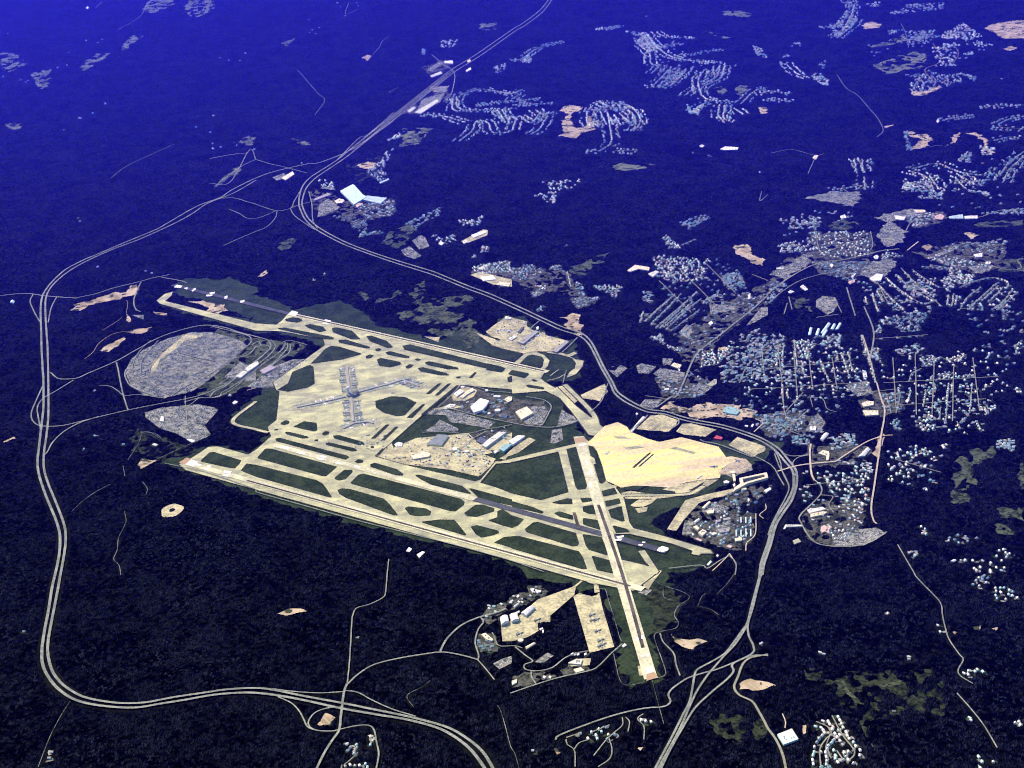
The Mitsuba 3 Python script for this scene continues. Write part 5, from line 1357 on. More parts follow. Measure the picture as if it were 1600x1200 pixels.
def flat(poly, z):
    """A level sheet with the outline of a shapely polygon."""
    vs, fs, n = [], [], 0
    for g in getattr(poly, 'geoms', [poly]):
        if g.geom_type != 'Polygon' or g.area < 1:
            continue
        v, f = trimesh.creation.triangulate_polygon(g, engine='earcut')
        v = np.column_stack([v, np.full(len(v), z)])
        a = np.cross(v[f[:, 1]] - v[f[:, 0]], v[f[:, 2]] - v[f[:, 0]])[:, 2]
        f[a < 0] = f[a < 0][:, ::-1]
        vs.append(v); fs.append(f + n); n += len(v)
    return np.vstack(vs), np.vstack(fs)


def smooth_line(p, step=12.0):
    """A Catmull-Rom curve through the traced points."""
    if len(p) < 3:
        return p
    q = np.vstack([2 * p[0] - p[1], p, 2 * p[-1] - p[-2]])
    out = []
    for i in range(1, len(q) - 2):
        a, b, c, d = q[i - 1:i + 3]
        n = max(1, min(12, int(np.linalg.norm(c - b) / step)))
        t = (np.arange(n) / n)[:, None]
        out.append(0.5 * (2 * b + (c - a) * t + (2 * a - 5 * b + 4 * c - d) * t**2 + (3 * b - a - 3 * c + d) * t**3))
    return np.vstack(out + [p[-1:]])


def strip(line, width):
    return LineString(smooth_line(line)).buffer(width / 2, cap_style='flat', join_style='round', quad_segs=3)


cover = []          # everything that keeps the woods away
z_now = [0.25]


def sheet(name, poly, m, clear=6.0, label=None, kind='structure', parent=None):
    z_now[0] += 0.012
    key = (parent + '__' if parent else '') + name
    key = key_for(key)
    put(key, mikit.ply(flat(poly, z_now[0]), m), label, kind=None if parent else kind)
    if clear is not None:
        cover.append((poly, clear))
    return key


# ------------------------------------------------------------------ ground
g = 48000.0
scene['ground'] = mikit.ply((np.array([[-g, -11000, 0], [g, -11000, 0], [g, 66000, 0], [-g, 66000, 0]], float), np.array([[0, 1, 2], [0, 2, 3]])), 'forest_floor')
labels['ground'] = {'label': 'dark woodland floor reaching to the horizon', 'kind': 'structure'}
LAND_MAT = dict(airfield_grass='field_grass', grass_field='meadow', bare_soil='soil', car_park='lot_grey', apron='tan_yard', scrub_clearing='scrub', hardstanding='hardstand')
order = ['airfield_grass', 'scrub_clearing', 'grass_field', 'hardstanding', 'bare_soil', 'car_park', 'apron']
lots, meadows = [], []
for kind in order:
    for k, s in LAND:
        if k != kind:
            continue
        p = clean(pts(s))
        far = p.centroid.y > 10800
        if kind in ('grass_field', 'bare_soil', 'airfield_grass', 'scrub_clearing', 'hardstanding') or (far and kind in ('car_park', 'apron') and p.centroid.x > 300):
            # ragged natural edge
            e = p.boundary.segmentize(25) if p.geom_type == 'Polygon' else None
            if e is not None and e.geom_type == 'LineString':
                c = np.array(e.coords)[:-1]
                size = min(40.0, 0.16 * math.sqrt(p.area))
                c = c + size * 2.4 * np.column_stack([meshkit.fbm(np.column_stack([c / 45, np.zeros(len(c))]), 2, 3) - 0.5, meshkit.fbm(np.column_stack([c / 45, np.ones(len(c))]), 2, 4) - 0.5])
                p = clean(c)
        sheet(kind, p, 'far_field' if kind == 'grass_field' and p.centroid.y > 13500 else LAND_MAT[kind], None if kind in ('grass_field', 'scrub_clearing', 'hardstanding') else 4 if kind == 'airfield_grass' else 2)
        if kind in ('grass_field', 'scrub_clearing', 'hardstanding'):
            meadows.append((p, 70, 0.58) if kind == 'grass_field' and p.centroid.y > 13500 else (p, *dict(grass_field=(60, 0.60), scrub_clearing=(26, 0.47), hardstanding=(24, 0.515))[kind]))
        if kind == 'car_park':
            lots.append(p)
    z_now[0] += 0.05

# quarry ring with its pond
a = np.linspace(0, 2 * math.pi, 40)[:-1]
qx, qy, qa, qb = QUARRY
wob = 1 + 0.05 * np.sin(3 * a + 1) + 0.04 * np.sin(5 * a)
ring = Polygon(np.column_stack([qx + qa * wob * np.cos(a), qy + qb * wob * np.sin(a)]))
pond = Polygon(np.column_stack([qx + 0.27 * qa * wob * np.cos(a), qy + 0.05 * qb + 0.27 * qb * wob * np.sin(a)]))
sheet('bare_soil', ring.difference(pond), 'tan_yard', 3)
sheet('pond', pond, 'pond_water', 3)

# ------------------------------------------------------------------ airfield
wood = clean(pts(WOOD_IN_FIELD))
pave = [clean(pts(s)) for s in PAVEMENT]
z_now[0] += 0.1
main = shapely.union_all([pave[0]] + pave[2:] + [strip(pts(s), w) for w, s in TAXIWAYS])
main = main.buffer(6).buffer(-6).difference(wood)
sheet('paved_shoulder', main.buffer(7), 'shoulder', 8)
sheet('taxiway', main, 'concrete', 8)
z_now[0] += 0.05
sheet('apron', pave[1].difference(wood), 'bright_concrete', 8)
for m, s in WORN[1:-1]:
    sheet('old_slab', clean(pts(s)), m, None)
sheet('gate_apron', shapely.union_all([LineString(pts(s)).buffer(52, quad_segs=4) for w, s in ARMS]), 'gate_concrete', None)
z_now[0] += 0.1
for s in INFIELDS:
    p = clean(pts(s)).buffer(-7, join_style='mitre').buffer(7, quad_segs=4)
    p = clean(pts(s)) if p.is_empty else p
    sheet('paved_shoulder', p, 'shoulder', None)
    q = p.buffer(-5)
    if not q.is_empty:
        sheet('infield', q, 'island_grass', None)
z_now[0] += 0.1
first = None
for w, m, s in RUNWAYS:
    k = sheet('runway', strip(pts(s), w), 'runway_concrete' if m == 'concrete' else 'dark_asphalt', 10)
    first = first or k
z_now[0] += 0.1
for w, s in STRIPES:
    sheet('rubber_strip', strip(pts(s), w), 'rubber', None, parent='runway')
z_now[0] += 0.05
for s in PADS:
    sheet('overrun', clean(pts(s)), 'pad_brown', None, parent='runway')
z_now[0] += 0.05
for s in PAINT:
    sheet('marking', clean(pts(s)), 'paint', None, parent='runway')

# ------------------------------------------------------------------ roads
z_now[0] += 0.2
for name, w, tone, s in ROADS:
    p = pts(s)
    wide = w * (0.98 + 0.30 * min(1, max(0, (p[:, 1].mean() - 7500) / 4000)))
    wide = w * 0.62 if name == 'track' else wide
    sheet(name, strip(p, wide), 'road_dim' if name == 'track' and tone == 'grey' else 'road_' + tone, (8 if name in ('highway',) else 3) + float(p[:, 1].mean()) / 3860 * 4)

for lab, items in HOUSES:
    for how, s, a1, a2 in items:
        if how == 'row' and len(s) > 12:
            sheet('street', strip(pts(s), 6), 'road_lilac', 4 + float(pts(s)[:, 1].mean()) / 3860 * 3)

# ------------------------------------------------------------------ buildings
def prism_walls(p, z0, z1):
    c = np.array(p.exterior.coords)[:-1]
    n = len(c)
    v = np.vstack([np.column_stack([c, np.full(n, z0)]), np.column_stack([c, np.full(n, z1)])])
    i = np.arange(n); j = (i + 1) % n
    f = np.vstack([np.column_stack([i, j, j + n]), np.column_stack([i, j + n, i + n])])
    return v, f


def ring_of(p):
    return shapely.geometry.polygon.orient(p, 1.0)


def building(name, label, h, roof, tone, cat, poly, group=None):
    """A thing with wall and roof parts (and, where they can be made out, roof units and a parapet)."""
    key = key_for(name)
    labels[key] = {'label': label, 'category': cat}
    if group:
        labels[key]['group'] = group
    p = ring_of(clean(poly) if clean(poly).geom_type == 'Polygon' else max(clean(poly).geoms, key=lambda q: q.area))
    c = np.array(p.exterior.coords)[:-1]
    if roof == 'court':
        mid = p.buffer(-16)
        mid = mid if mid.geom_type == 'Polygon' else max(mid.geoms, key=lambda q: q.area)
        shell = p.difference(mid)
        m = trimesh.creation.extrude_polygon(shell, h, engine='earcut')
        scene[key + '__wall'] = mikit.ply(m, 'wall_' + tone)
        scene[key + '__roof'] = mikit.ply(flat(shell.buffer(0.6), h + 0.3), 'roof_' + tone)
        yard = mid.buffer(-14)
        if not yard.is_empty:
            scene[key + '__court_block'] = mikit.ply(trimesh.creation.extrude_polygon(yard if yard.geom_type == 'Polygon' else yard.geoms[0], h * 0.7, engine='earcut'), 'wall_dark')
        cover.append((p, 12)); return key
    if roof in ('gable', 'arch') and len(c) == 4:
        e = np.linalg.norm(np.roll(c, -1, 0) - c, axis=1)
        if e[0] < e[1]:
            c = np.roll(c, -1, 0)
        n = 2 if roof == 'gable' else 8
        rise = (0.20 if roof == 'gable' else 0.16) * np.linalg.norm(c[2] - c[1])
        rows = []
        for k in range(n + 1):
            t = k / n
            zz = h * 0.75 + rise * (1 - abs(2 * t - 1) if roof == 'gable' else math.sin(math.pi * t))
            rows.append(np.vstack([np.append(c[0] * (1 - t) + c[3] * t, zz), np.append(c[1] * (1 - t) + c[2] * t, zz)]))
        v = np.vstack(rows)
        f = [[2 * k, 2 * k + 1, 2 * k + 3] for k in range(n)] + [[2 * k, 2 * k + 3, 2 * k + 2] for k in range(n)]
        scene[key + '__roof'] = mikit.ply((v, np.array(f)), 'roof_' + tone)
        wv, wf = prism_walls(ring_of(Polygon(c)), 0, h * 0.75)
        ends = []
        ev = [wv]; n0 = len(wv)
        for side in (0, 1):
            cc = v[side::2] - [0, 0, 0.02]
            ev.append(cc); ends += [[n0, n0 + k, n0 + k + 1] for k in range(1, n)]; n0 += len(cc)
        scene[key + '__wall'] = mikit.ply((np.vstack(ev), np.vstack([wf, np.array(ends)])), 'wall_' + tone)
    else:
        v, f = prism_walls(p, 0, h)
        scene[key + '__wall'] = mikit.ply((v, f), 'wall_frontlit' if 'yellow' in label else 'wall_' + tone)
        scene[key + '__roof'] = mikit.ply(flat(p.buffer(0.5, join_style='mitre'), h + 0.3), 'roof_' + tone)
        if p.area > 1500:
            # roof plant, placed well inside the outline
            inner = p.buffer(-8)
            x0, y0, x1, y1 = p.bounds
            n = 0
            for _ in range(60):
                q = rng.uniform([x0, y0], [x1, y1])
                sz = rng.uniform(3, 6, 2)
                if n < 5 and inner.contains(shapely.Point(q)):
                    b = trimesh.creation.box([sz[0], sz[1], 2.5]); b.apply_translation([q[0], q[1], h + 1.56])
                    scene[key_for(key + '__roof_unit')] = mikit.ply(b, 'wall_grey'); n += 1
    cover.append((p, 10))
    return key


for name, label, h, roof, tone, cat, s in BUILDINGS:
    building(name, label, h, roof, tone, cat, pts(s), 'barracks rows on the base' if name == 'barracks' else 'huts along the pale pad' if label.startswith('one of four') else None)

for label, h, r, tone, s in TANKS:
    x, y = pts(s)[0]
    key = key_for('rotunda' if 'rotunda' in label else 'storage_tank')
    labels[key] = {'label': label, 'category': 'rotunda' if 'rotunda' in label else 'tank'}
    body = trimesh.creation.cylinder(r, h, sections=28); body.apply_translation([x, y, h / 2])
    scene[key + '__wall'] = mikit.ply(body, 'wall_white' if tone == 'dark' else 'wall_' + tone, smooth=30)
    cap = trimesh.creation.revolve(np.array([[r + 0.3, h - 0.2], [r + 0.3, h + 0.2], [r * 0.5, h + 0.7], [0.01, h + 1.0]]), sections=28)
    cap.apply_translation([x, y, 0])
    scene[key + '__roof'] = mikit.ply(cap, 'roof_' + tone, smooth=30)
    cover.append((shapely.Point(x, y).buffer(r), 8))
pier = strip(pts(PIER), 14)
building('pier', 'cream pier linking the rotunda to the old terminal', 9, 'flat', 'cream', 'pier', pier)

# cross-shaped midfield terminal: one building, its arms and core as parts, and the tower beside it
labels['airport_terminal'] = {'label': 'cross shaped grey terminal with four long piers in the middle of the midfield apron', 'category': 'terminal'}
core = shapely.Point(*pts(SPOTS['core'])[0]).buffer(36, quad_segs=4)
done = core
scene['airport_terminal__hall'] = mikit.ply(trimesh.creation.extrude_polygon(core, 17, engine='earcut'), 'wall_grey')
scene['airport_terminal__hall__roof'] = mikit.ply(flat(core.buffer(-9), 17.4), 'roof_bluegrey')
arm_lines = []
for i, (w, s) in enumerate(ARMS):
    line = LineString(pts(s))
    body = line.buffer(w / 2, cap_style='flat', join_style='mitre').difference(done)
    body = body if body.geom_type == 'Polygon' else max(body.geoms, key=lambda q: q.area)
    done = done.union(line.buffer(w / 2 + 0.3, cap_style='flat'))
    k = key_for('airport_terminal__pier')
    scene[k] = mikit.ply(prism_walls(ring_of(body), 0, 9), 'wall_pale')
    scene[k + '__roof'] = mikit.ply(flat(body.buffer(0.4), 9.3), 'roof_grey')
    arm_lines.append((np.array(line.coords), w))
for nm, lab, r, h, tone in (('tower', 'white control tower left of centre where the terminal piers meet', 9, 58, 'white'), ('tower_b', 'dark drum building with a pale rim at the crossing of the terminal piers', 22, 20, 'dark')):
    x, y = pts(SPOTS[nm])[0]
    key = 'control_tower' if nm == 'tower' else 'drum_building'
    labels[key] = {'label': lab, 'category': 'control tower' if nm == 'tower' else 'building'}
    prof = [[0.01, 0], [r, 0], [r * 0.8, h * 0.75], [r * 1.25, h * 0.8], [r * 1.45, h * 0.95], [r, h]] if nm == 'tower' else [[0.01, 0], [r, 0], [r, h]]
    m = trimesh.creation.revolve(np.array(prof), sections=20); m.apply_translation([x, y, 0])
    scene[key + '__shaft'] = mikit.ply(m, 'wall_' + ('white' if nm == 'tower' else 'grey'), smooth=30)
    m = trimesh.creation.revolve(np.array([[r * 1.0, h], [r * 0.9, h + 2], [0.01, h + 3]]), sections=20); m.apply_translation([x, y, 0.05])
    scene[key + '__roof'] = mikit.ply(m, 'roof_' + tone, smooth=30)

# ------------------------------------------------------------------ aircraft
def tapered(root, tip, chord0, chord1, thick):
    r, t = np.array(root, float), np.array(tip, float)
    v = []
    for c, ch, th in ((r, chord0, thick), (t, chord1, thick * 0.5)):
        v += [c + [ch / 2, 0, 0], c + [0, 0, th], c + [-ch / 2, 0, 0], c - [0, 0, th]]
    m = trimesh.Trimesh(v, [[0, 1, 5], [0, 5, 4], [1, 2, 6], [1, 6, 5], [2, 3, 7], [2, 7, 6], [3, 0, 4], [3, 4, 7], [4, 5, 6], [4, 6, 7]], process=False)
    return m


def jet(length, span, engines):
    R = length * 0.052
    prof = np.array([[0.01, -0.5], [0.35, -0.44], [0.8, -0.30], [1, -0.15], [1, 0.30], [0.85, 0.42], [0.45, 0.485], [0.01, 0.5]]) * [R, length]
    body = trimesh.creation.revolve(prof, sections=10)
    body.apply_transform(trimesh.transformations.rotation_matrix(math.pi / 2, [0, 1, 0]))
    body.apply_translation([0, 0, R + 1.6])
    parts = [body]
    for s in (-1, 1):
        parts.append(tapered([length * 0.03, 0, R + 0.8], [-length * 0.16, s * span / 2, R + 2.2], length * 0.20, length * 0.06, 0.5))
        parts.append(tapered([-length * 0.42, 0, R + 2.4], [-length * 0.50, s * span * 0.18, R + 3.0], length * 0.11, length * 0.05, 0.35))
        for e in range(engines // 2):
            y = span * (0.17 + 0.14 * e)
            en = trimesh.creation.cylinder(length * 0.028, length * 0.10, sections=8)
            en.apply_transform(trimesh.transformations.rotation_matrix(math.pi / 2, [0, 1, 0]))
            en.apply_translation([length * 0.05 - y * 0.42 * 0.6, s * y, R - 0.2]); parts.append(en)
    fin = tapered([-length * 0.40, 0, R * 2 + 0.8], [-length * 0.49, 0, R * 2 + length * 0.17], length * 0.15, length * 0.06, 0.0)
    fin.vertices[:, 1] += np.array([0, 0.35, 0, -0.35, 0, 0.2, 0, -0.2])
    parts.append(fin)
    m = trimesh.util.concatenate(parts)
    m.fix_normals() if False else None
    return m


jet_ply = {(k, m): mikit.ply(jet(*d), m) for k, d in dict(small=(37, 34, 2), mid=(46, 40, 2), tanker=(42, 40, 4), big=(56, 50, 4)).items() for m in ('jet_white', 'jet_grey', 'jet_teal', 'jet_blue')}


def park(kind, m, x, y, ang, label, group, name='airliner', cat='airliner'):
    key = key_for(name)
    put(key, {**jet_ply[kind, m], 'to_world': T().translate([x, y, 1.5]).rotate([0, 0, 1], math.degrees(ang))}, label, cat, group)


arm_names = ['top', 'bottom', 'left', 'right', 'bottom cross', 'right end']
tone_of = dict(jet_white='white', jet_grey='dark grey', jet_teal='teal', jet_blue='dark blue')
side_of = [('left', 'right'), ('left', 'right'), ('upper', 'lower'), ('lower', 'upper'), ('lower', 'upper'), ('lower', 'upper')]
for i, (line, w) in enumerate(arm_lines):
    L = LineString(line)
    for side in (-1, 1):
        d = 34.0
        while d < L.length - 4:
            a, b = np.array(L.interpolate(d - 1).coords[0]), np.array(L.interpolate(d + 1).coords[0])
            t = (b - a) / np.linalg.norm(b - a); nrm = np.array([-t[1], t[0]]) * side
            kind = 'mid' if rng.random() < 0.45 else 'small'
            off = w / 2 + (27 if kind == 'small' else 31)
            x, y = (a + b) / 2 + nrm * off
            if rng.random() < 0.93 and np.hypot(*(np.array([x, y]) - pts(SPOTS['core'])[0])) > 85:
                jm = rng.choice(['jet_white', 'jet_grey', 'jet_teal', 'jet_white', 'jet_teal', 'jet_blue'])
                park(kind, jm, x, y, math.atan2(-nrm[1], -nrm[0]) + rng.normal(0, 0.12),
                     f'{tone_of[jm]} airliner parked on the {side_of[i][side > 0]} side of the {arm_names[i]} terminal pier', f'{tone_of[jm]} airliners on the {side_of[i][side > 0]} side of the {arm_names[i]} pier')
            d += rng.uniform(35, 43)
for s in TANKERS:
    x, y = pts(s)[0]
    on_guard = s in TANKERS[-2:]
    park('tanker', 'jet_grey', x, y, 0.62 + rng.normal(0, 0.05), 'grey four engined tanker standing alone on the tan guard apron by the hangars' if on_guard else 'grey four engined tanker parked in the middle of the long pale apron',
         'tankers by the guard hangars' if on_guard else 'tankers on the long pale apron', 'tanker_aircraft', 'aircraft')
lone_lab = ['white jet standing alone on the left part of the old terminal apron', 'dark jet near the top right rim of the old terminal apron', 'dark jet left of the rotunda on the old terminal apron', 'pale jet at the lower left of the rotunda on the old terminal apron']
for i, s in enumerate(LONE_JETS):
    x, y = pts(s)[0]
    if i < 4:
        park('mid', ['jet_white', 'jet_blue', 'jet_blue', 'jet_white'][i], x, y, 1.0 + i, lone_lab[i], None)
    elif i == 14:
        park('small', 'jet_blue', x, y, 2.2, 'dark jet taxiing alone between the right pier and the grass island', None)
    else:
        park('small' if i % 2 else 'mid', 'jet_white', x, y, 0.55 + rng.normal(0, 0.15), 'white freight jet standing among the sheds of the north cargo apron', 'freight jets on the north cargo apron')

# ------------------------------------------------------------------ parked cars: nobody could count them
road_lines = shapely.union_all([LineString(smooth_line(pts(s))).buffer(w * 0.7 + 1) for n, w, tone, s in ROADS if n in ('road', 'slip_road', 'highway')])
blocked_now = shapely.union_all([p.buffer(4) for p, c in cover if p.area < 30000])
car_v, car_f, car_c = [], [], []
cars = 0
paint = np.array([[0.78, 0.78, 0.78], [0.55, 0.57, 0.60], [0.05, 0.05, 0.06], [0.10, 0.13, 0.30], [0.12, 0.24, 0.22], [0.50, 0.45, 0.35], [0.10, 0.18, 0.20], [0.85, 0.84, 0.80]])
base = np.array([[-1, -1, 0], [1, -1, 0], [1, 1, 0], [-1, 1, 0], [-0.75, -0.85, 1], [0.55, -0.85, 1], [0.55, 0.85, 1], [-0.75, 0.85, 1]], float)
bf = np.array([[4, 5, 6], [4, 6, 7], [0, 1, 5], [0, 5, 4], [1, 2, 6], [1, 6, 5], [2, 3, 7], [2, 7, 6], [3, 0, 4], [3, 4, 7]])
for p in lots:
    inner = p.buffer(-6).difference(road_lines)
    if inner.is_empty:
        continue
    x0, y0, x1, y1 = p.bounds
    far = p.centroid.y > 13500
    ang = rng.uniform(0.3, 0.9)
    d = max(x1 - x0, y1 - y0)
    u, v = np.meshgrid(np.arange(-d, d, 5.2 if not far else 9.0), np.arange(-d, d, 9.0 if not far else 15.0), indexing='ij')
    u, v = u.ravel(), v.ravel()
    x = (x0 + x1) / 2 + u * math.cos(ang) - v * math.sin(ang)
    y = (y0 + y1) / 2 + u * math.sin(ang) + v * math.cos(ang)
    gaps = meshkit.noise(np.column_stack([x / 40, y / 40, np.zeros(len(x))]), 5) > 0.38
    ok = shapely.contains_xy(inner, x, y) & (rng.random(len(x)) < 0.72) & gaps
    x, y = x[ok], y[ok]
    n = len(x)
    if n == 0:
        continue
    sc = 1.0 if not far else 1.6
    co, si = math.cos(ang + math.pi / 2), math.sin(ang + math.pi / 2)
    q = base * [2.5 * sc, 1.05 * sc, 1.7]
    q = np.column_stack([q[:, 0] * co - q[:, 1] * si, q[:, 0] * si + q[:, 1] * co, q[:, 2] + 2.0])
    car_v.append((q[None] + np.column_stack([x, y, np.zeros(n)])[:, None]).reshape(-1, 3))
    car_f.append((bf[None] + 8 * (cars + np.arange(n))[:, None, None]).reshape(-1, 3))
    car_c.append(np.repeat(paint[rng.integers(0, len(paint), n)], 8, axis=0))
    cars += n
# trailers, containers and carts standing about the yards
for m in YARDS:
    p = clean(pts(m)).buffer(-8).difference(blocked_now)
    if p.is_empty:
        continue
    x0, y0, x1, y1 = p.bounds
    c = rng.uniform([x0, y0], [x1, y1], (int((x1 - x0) * (y1 - y0) / 1500), 2))
    c = c[shapely.contains_xy(p, c[:, 0], c[:, 1])]
    for x, y in c:
        an = rng.choice([0.55, 2.12]) + rng.normal(0, 0.08)
        q = base * [rng.uniform(4, 9), rng.uniform(1.5, 3.5), rng.uniform(2.5, 5)]
        q = np.column_stack([q[:, 0] * math.cos(an) - q[:, 1] * math.sin(an) + x, q[:, 0] * math.sin(an) + q[:, 1] * math.cos(an) + y, q[:, 2] + 2.0])
        car_v.append(q); car_f.append(bf + 8 * cars); car_c.append(np.repeat(paint[rng.choice([0, 1, 2, 2, 3, 6, 7])][None], 8, axis=0)); cars += 1
put('parked_cars', mikit.ply((np.vstack(car_v), np.vstack(car_f)), 'car_paint', color=np.vstack(car_c)), 'thousands of small parked cars, trailers and carts filling the car parks and yards', 'parked vehicles', kind='stuff')

# ------------------------------------------------------------------ houses
def house_mesh(L, W, H, R):
    v = np.array([[-L, -W, 0], [L, -W, 0], [L, W, 0], [-L, W, 0], [-L, -W, H], [L, -W, H], [L, W, H], [-L, W, H], [-L, 0, H + R], [L, 0, H + R]], float) * [0.5, 0.5, 1]
    f = np.array([[0, 1, 5], [0, 5, 4], [2, 3, 7], [2, 7, 6], [1, 2, 6], [1, 6, 5], [3, 0, 4], [3, 4, 7], [4, 5, 9], [4, 9, 8], [6, 7, 8], [6, 8, 9], [5, 6, 9], [7, 4, 8]])
    return v, f


found = []
blocked = shapely.union_all([p.buffer(c) for p, c in cover if p.area < 4e6] + [main])
shapely.prepare(blocked)
for gi, (lab, items) in enumerate(HOUSES):
    for how, s, a1, a2 in items:
        p = pts(s)
        if how == 'one':
            found.append((p[0][0], p[0][1], rng.uniform(0, math.pi), gi)); continue
        if how == 'row':
            L = LineString(smooth_line(p))
            d = rng.uniform(5, 15)
            while d < L.length:
                q = np.array(L.interpolate(d).coords[0]); q2 = np.array(L.interpolate(d + 1).coords[0]) if d + 1 < L.length else q + (q - np.array(L.interpolate(d - 1).coords[0]))
                t = (q2 - q) / (np.linalg.norm(q2 - q) + 1e-9); n = np.array([-t[1], t[0]])
                for sd in ((-1, 1) if a1 == 2 else (0,)):
                    if rng.random() < 0.93:
                        x, y = q + n * sd * 24 + rng.normal(0, 2.5, 2)
                        found.append((x, y, math.atan2(t[1], t[0]) + rng.normal(0, 0.1), gi))
                if p[:, 1].mean() > 12500:          # the second row of plots behind
                    for sd in (-1, 1):
                        if rng.random() < 0.6:
                            x, y = q + n * sd * rng.uniform(62, 82) + rng.normal(0, 5, 2)
                            found.append((x, y, math.atan2(t[1], t[0]) + rng.normal(0, 0.2), gi))
                d += a2 * rng.uniform(0.9, 1.15)
        else:
            P = clean(p); x0, y0, x1, y1 = P.bounds
            c = rng.uniform([x0, y0], [x1, y1], (a1 * 14, 2))
            c = c[shapely.contains_xy(P, c[:, 0], c[:, 1])][:a1]
            base_ang = rng.uniform(0, math.pi)
            for x, y in c:
                found.append((x, y, base_ang + rng.normal(0, 0.25), gi))
found = np.array(found)
order_ = np.argsort(np.hypot(found[:, 0], found[:, 1]) + 0 * found[:, 1])
kept, grid = [], {}
free = ~shapely.contains_xy(shapely.union_all([main] + pave), found[:, 0], found[:, 1])
for i in order_:
    x, y = found[i, :2]
    c = (int(x // 17), int(y // 17))
    if free[i] and not any(np.hypot(x - u, y - v) < 17 for ax in (-1, 0, 1) for ay in (-1, 0, 1) for u, v in grid.get((c[0] + ax, c[1] + ay), [])):
        grid.setdefault(c, []).append((x, y)); kept.append(i)
found = found[kept]
variants = [house_mesh(14, 10, 5.5, 3.5), house_mesh(16, 10, 5, 3.2), house_mesh(12, 10.5, 6, 4)]
house_tone = ['roof_white', 'roof_paleblue', 'roof_pale', 'roof_cyan', 'roof_white', 'roof_grey', 'roof_pink']
ply_of = {}
rest = {}
hv = rng.integers(0, 3, len(found)); ht = rng.choice(len(house_tone), len(found), p=[0.30, 0.14, 0.16, 0.22, 0.1, 0.05, 0.03])
for k, (x, y, an, gi) in enumerate(found):
    vi, ti = int(hv[k]), int(ht[k])
    if k < 300:
        if (vi, ti) not in ply_of:
            ply_of[vi, ti] = mikit.ply(variants[vi], house_tone[ti])
        lab = HOUSES[int(gi)][0]
        word = dict(roof_white='white', roof_paleblue='pale blue', roof_pale='pale grey', roof_cyan='pale cyan', roof_grey='dark grey', roof_pink='pink')[house_tone[ti]]
        lab = lab.replace('pale', word + ' roofed', 1)
        put(key_for('house'), {**ply_of[vi, ti], 'to_world': T().translate([x, y, 0.2]).rotate([0, 0, 1], math.degrees(an))}, lab, 'house', lab)
    else:
        v, f = variants[vi]
        v = v * (1.1 if y < 11500 else 1.1 + 0.45 * min(1, (y - 11500) / 5000)) * rng.uniform(0.85, 1.2)
        co, si = math.cos(an), math.sin(an)
        lst = rest.setdefault(0, [[], [], [], 0])
        lst[0].append(np.column_stack([v[:, 0] * co - v[:, 1] * si + x, v[:, 0] * si + v[:, 1] * co + y, v[:, 2] + 0.2]))
        lst[1].append(f + lst[3]); lst[3] += len(v)
        lst[2].append(np.repeat([np.array(TONES[house_tone[ti][5:]]) * rng.uniform(0.85, 1.1)], len(v), axis=0))
for lst in rest.values():
    put('distant_houses', mikit.ply((np.vstack(lst[0]), np.vstack(lst[1])), 'car_paint', color=np.clip(np.vstack(lst[2]), 0, 0.85)), 'many small pale houses of the far estates and the town', 'houses', kind='stuff')
# lawns, drives and back yards round the houses
yv, yf, yc, yn = [], [], [], 0
for k, (x, y, an, gi) in enumerate(found):
    for rep in range(1 if y < 9000 else 2):
        n = 6
        a = np.sort(rng.uniform(0, 2 * math.pi, n)); r = rng.uniform(7, 21, n)
        c = np.column_stack([x + rng.normal(0, 9) + r * np.cos(a), y + rng.normal(0, 9) + r * np.sin(a), np.full(n, 0.08 + 0.02 * rng.random())])
        yv.append(c); yf.append(np.array([[0, i, i + 1] for i in range(1, n - 1)]) + yn); yn += n
        t = rng.random()
        yc.append(np.repeat([[0.16, 0.17, 0.15] if t < 0.3 else [0.035, 0.055, 0.03] if t < 0.75 else [0.30, 0.29, 0.25]], n, axis=0) * rng.uniform(0.7, 1.3))
put('yards', mikit.ply((np.vstack(yv), np.vstack(yf)), 'car_paint', color=np.vstack(yc)), 'lawns, drives and yards round the many houses', 'yards', kind='stuff')
house_xy = found[:, :2]

# ------------------------------------------------------------------ the woods: one canopy of crowns, cleared where anything else stands
CELL = 8.0
X0, X1, Y0, Y1 = -9600, 9600, 3000, 28500
nx, ny = int((X1 - X0) / CELL), int((Y1 - Y0) / CELL)
clear = np.zeros((ny, nx), bool)
for p, c in cover:
    b = p.buffer(c, quad_segs=2).simplify(1.5)
    for q in getattr(b, 'geoms', [b]):
        x0, y0, x1, y1 = q.bounds
        i0, i1 = max(0, int((x0 - X0) / CELL)), min(nx, int((x1 - X0) / CELL) + 2)
        j0, j1 = max(0, int((y0 - Y0) / CELL)), min(ny, int((y1 - Y0) / CELL) + 2)
        if i1 <= i0 or j1 <= j0:
            continue
        xs, ys = np.meshgrid(X0 + (np.arange(i0, i1) + 0.5) * CELL, Y0 + (np.arange(j0, j1) + 0.5) * CELL)
        shapely.prepare(q)
        clear[j0:j1, i0:i1] |= shapely.contains_xy(q, xs.ravel(), ys.ravel()).reshape(xs.shape)
for p, grain, thr in meadows:
    x0, y0, x1, y1 = p.bounds
    i0, i1 = max(0, int((x0 - X0) / CELL)), min(nx, int((x1 - X0) / CELL) + 2)
    j0, j1 = max(0, int((y0 - Y0) / CELL)), min(ny, int((y1 - Y0) / CELL) + 2)
    if i1 <= i0 or j1 <= j0:
        continue
    xs, ys = np.meshgrid(X0 + (np.arange(i0, i1) + 0.5) * CELL, Y0 + (np.arange(j0, j1) + 0.5) * CELL)
    open_ = meshkit.fbm(np.column_stack([xs.ravel() / grain, ys.ravel() / (1.5 * grain), np.zeros(xs.size)]), 3, 21) < thr
    clear[j0:j1, i0:i1] |= (shapely.contains_xy(p.buffer(-3), xs.ravel(), ys.ravel()) & open_).reshape(xs.shape)
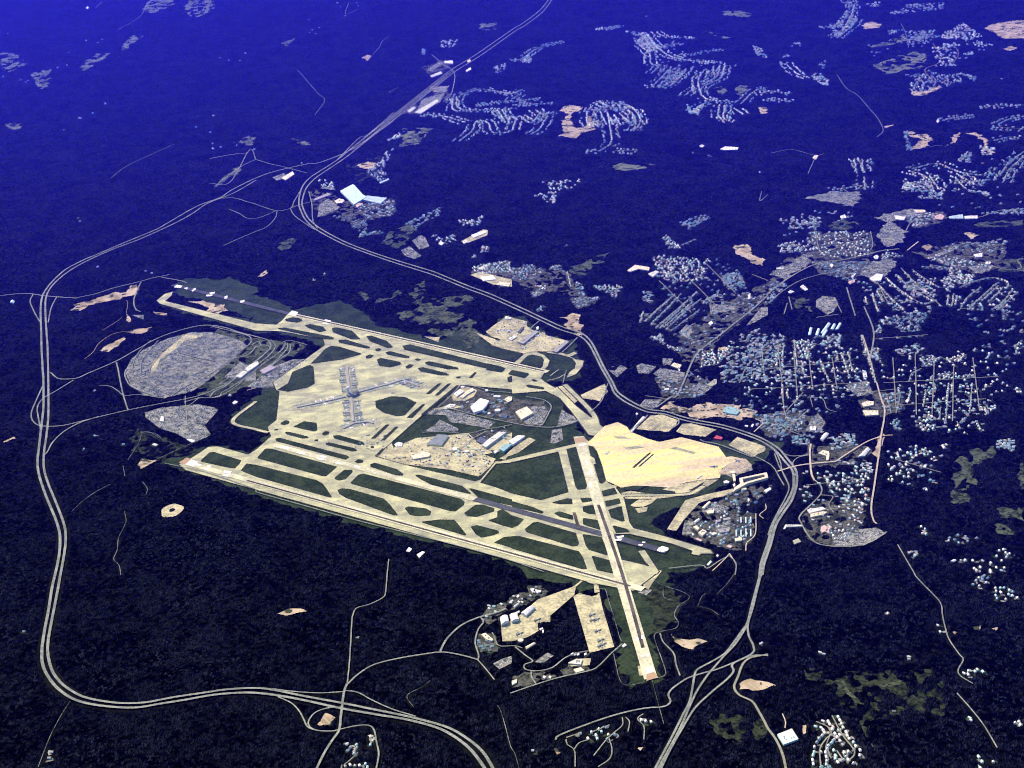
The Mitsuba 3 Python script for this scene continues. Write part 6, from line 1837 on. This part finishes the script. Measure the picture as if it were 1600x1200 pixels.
hx = ((house_xy[:, 0] - X0) / CELL).astype(int); hy = ((house_xy[:, 1] - Y0) / CELL).astype(int)
near = np.zeros_like(clear)
ok = (hx >= 2) & (hx < nx - 2) & (hy >= 4) & (hy < ny - 2)
ok &= hy > 14
deep = np.clip(2 + house_xy[:, 1] / 3860 * 1.1, 3, 9).astype(int)      # yards and streets in front of the houses
for dy in range(-9, 3):
    for dx in (-2, -1, 0, 1, 2):
        m = ok & (-dy <= deep)
        near[hy[m] + dy, hx[m] + dx] = True
full = np.zeros_like(clear)
shrink = ndimage.gaussian_filter((~(clear | near)).astype(np.float32), 0.7)

rows = [4300.0]
while rows[-1] < 27500:
    y = rows[-1]
    rows.append(y + max(7.0, y * y / 1536 / 3860 * 0.62))
rows = np.array(rows)
cols = np.linspace(-0.42, 0.42, 1500)
uu, yy = np.meshgrid(cols, rows)
step_x = (cols[1] - cols[0]) * yy
step_y = np.gradient(rows)[:, None]
xx = uu * (yy + 600) + rng.uniform(-0.35, 0.35, uu.shape) * step_x
yy = yy + rng.uniform(-0.35, 0.35, uu.shape) * step_y
ix = np.clip(((xx - X0) / CELL), 0, nx - 1.001); iy = np.clip(((yy - Y0) / CELL), 0, ny - 1.001)
mask = ndimage.map_coordinates(shrink, [iy - 0.5, ix - 0.5], order=1, mode='nearest')
P = np.column_stack([xx.ravel() / 70, yy.ravel() / 70, np.zeros(xx.size)])
big = meshkit.fbm(P / 3, 2, 11).reshape(xx.shape)
mid = meshkit.fbm(P, 2, 12).reshape(xx.shape)
hgt = 4 + 7 * big + 6 * (mid - 0.5) + rng.normal(0, 2.4, xx.shape)
gap = rng.random(xx.shape) < 0.10
hgt[gap] *= 0.35
zz = np.where(mask > 0.55, np.maximum(hgt, 1.5) * smoothstep_np(mask) if False else np.maximum(hgt, 1.5) * np.clip((mask - 0.5) / 0.35, 0.25, 1), -1.0)
nr, nc = xx.shape
idx = np.arange(nr * nc).reshape(nr, nc)
A_, B_, C_, D_ = idx[:-1, :-1], idx[:-1, 1:], idx[1:, 1:], idx[1:, :-1]
quads = np.stack([A_, B_, C_, D_], -1).reshape(-1, 4)
up_ = (zz.ravel()[quads] > 0).any(1)
quads = quads[up_]
faces = np.vstack([quads[:, [0, 1, 2]], quads[:, [0, 2, 3]]])
used, inv = np.unique(faces, return_inverse=True)
V = np.column_stack([xx.ravel(), yy.ravel(), zz.ravel()])[used]
put('woodland', mikit.ply((V, inv.reshape(-1, 3)), 'leaves'), 'dark unbroken woodland covering the hills around the airport', 'woods', kind='stuff')
print('houses', len(found), 'cars', cars, 'canopy triangles', len(faces), 'shapes', len(scene))
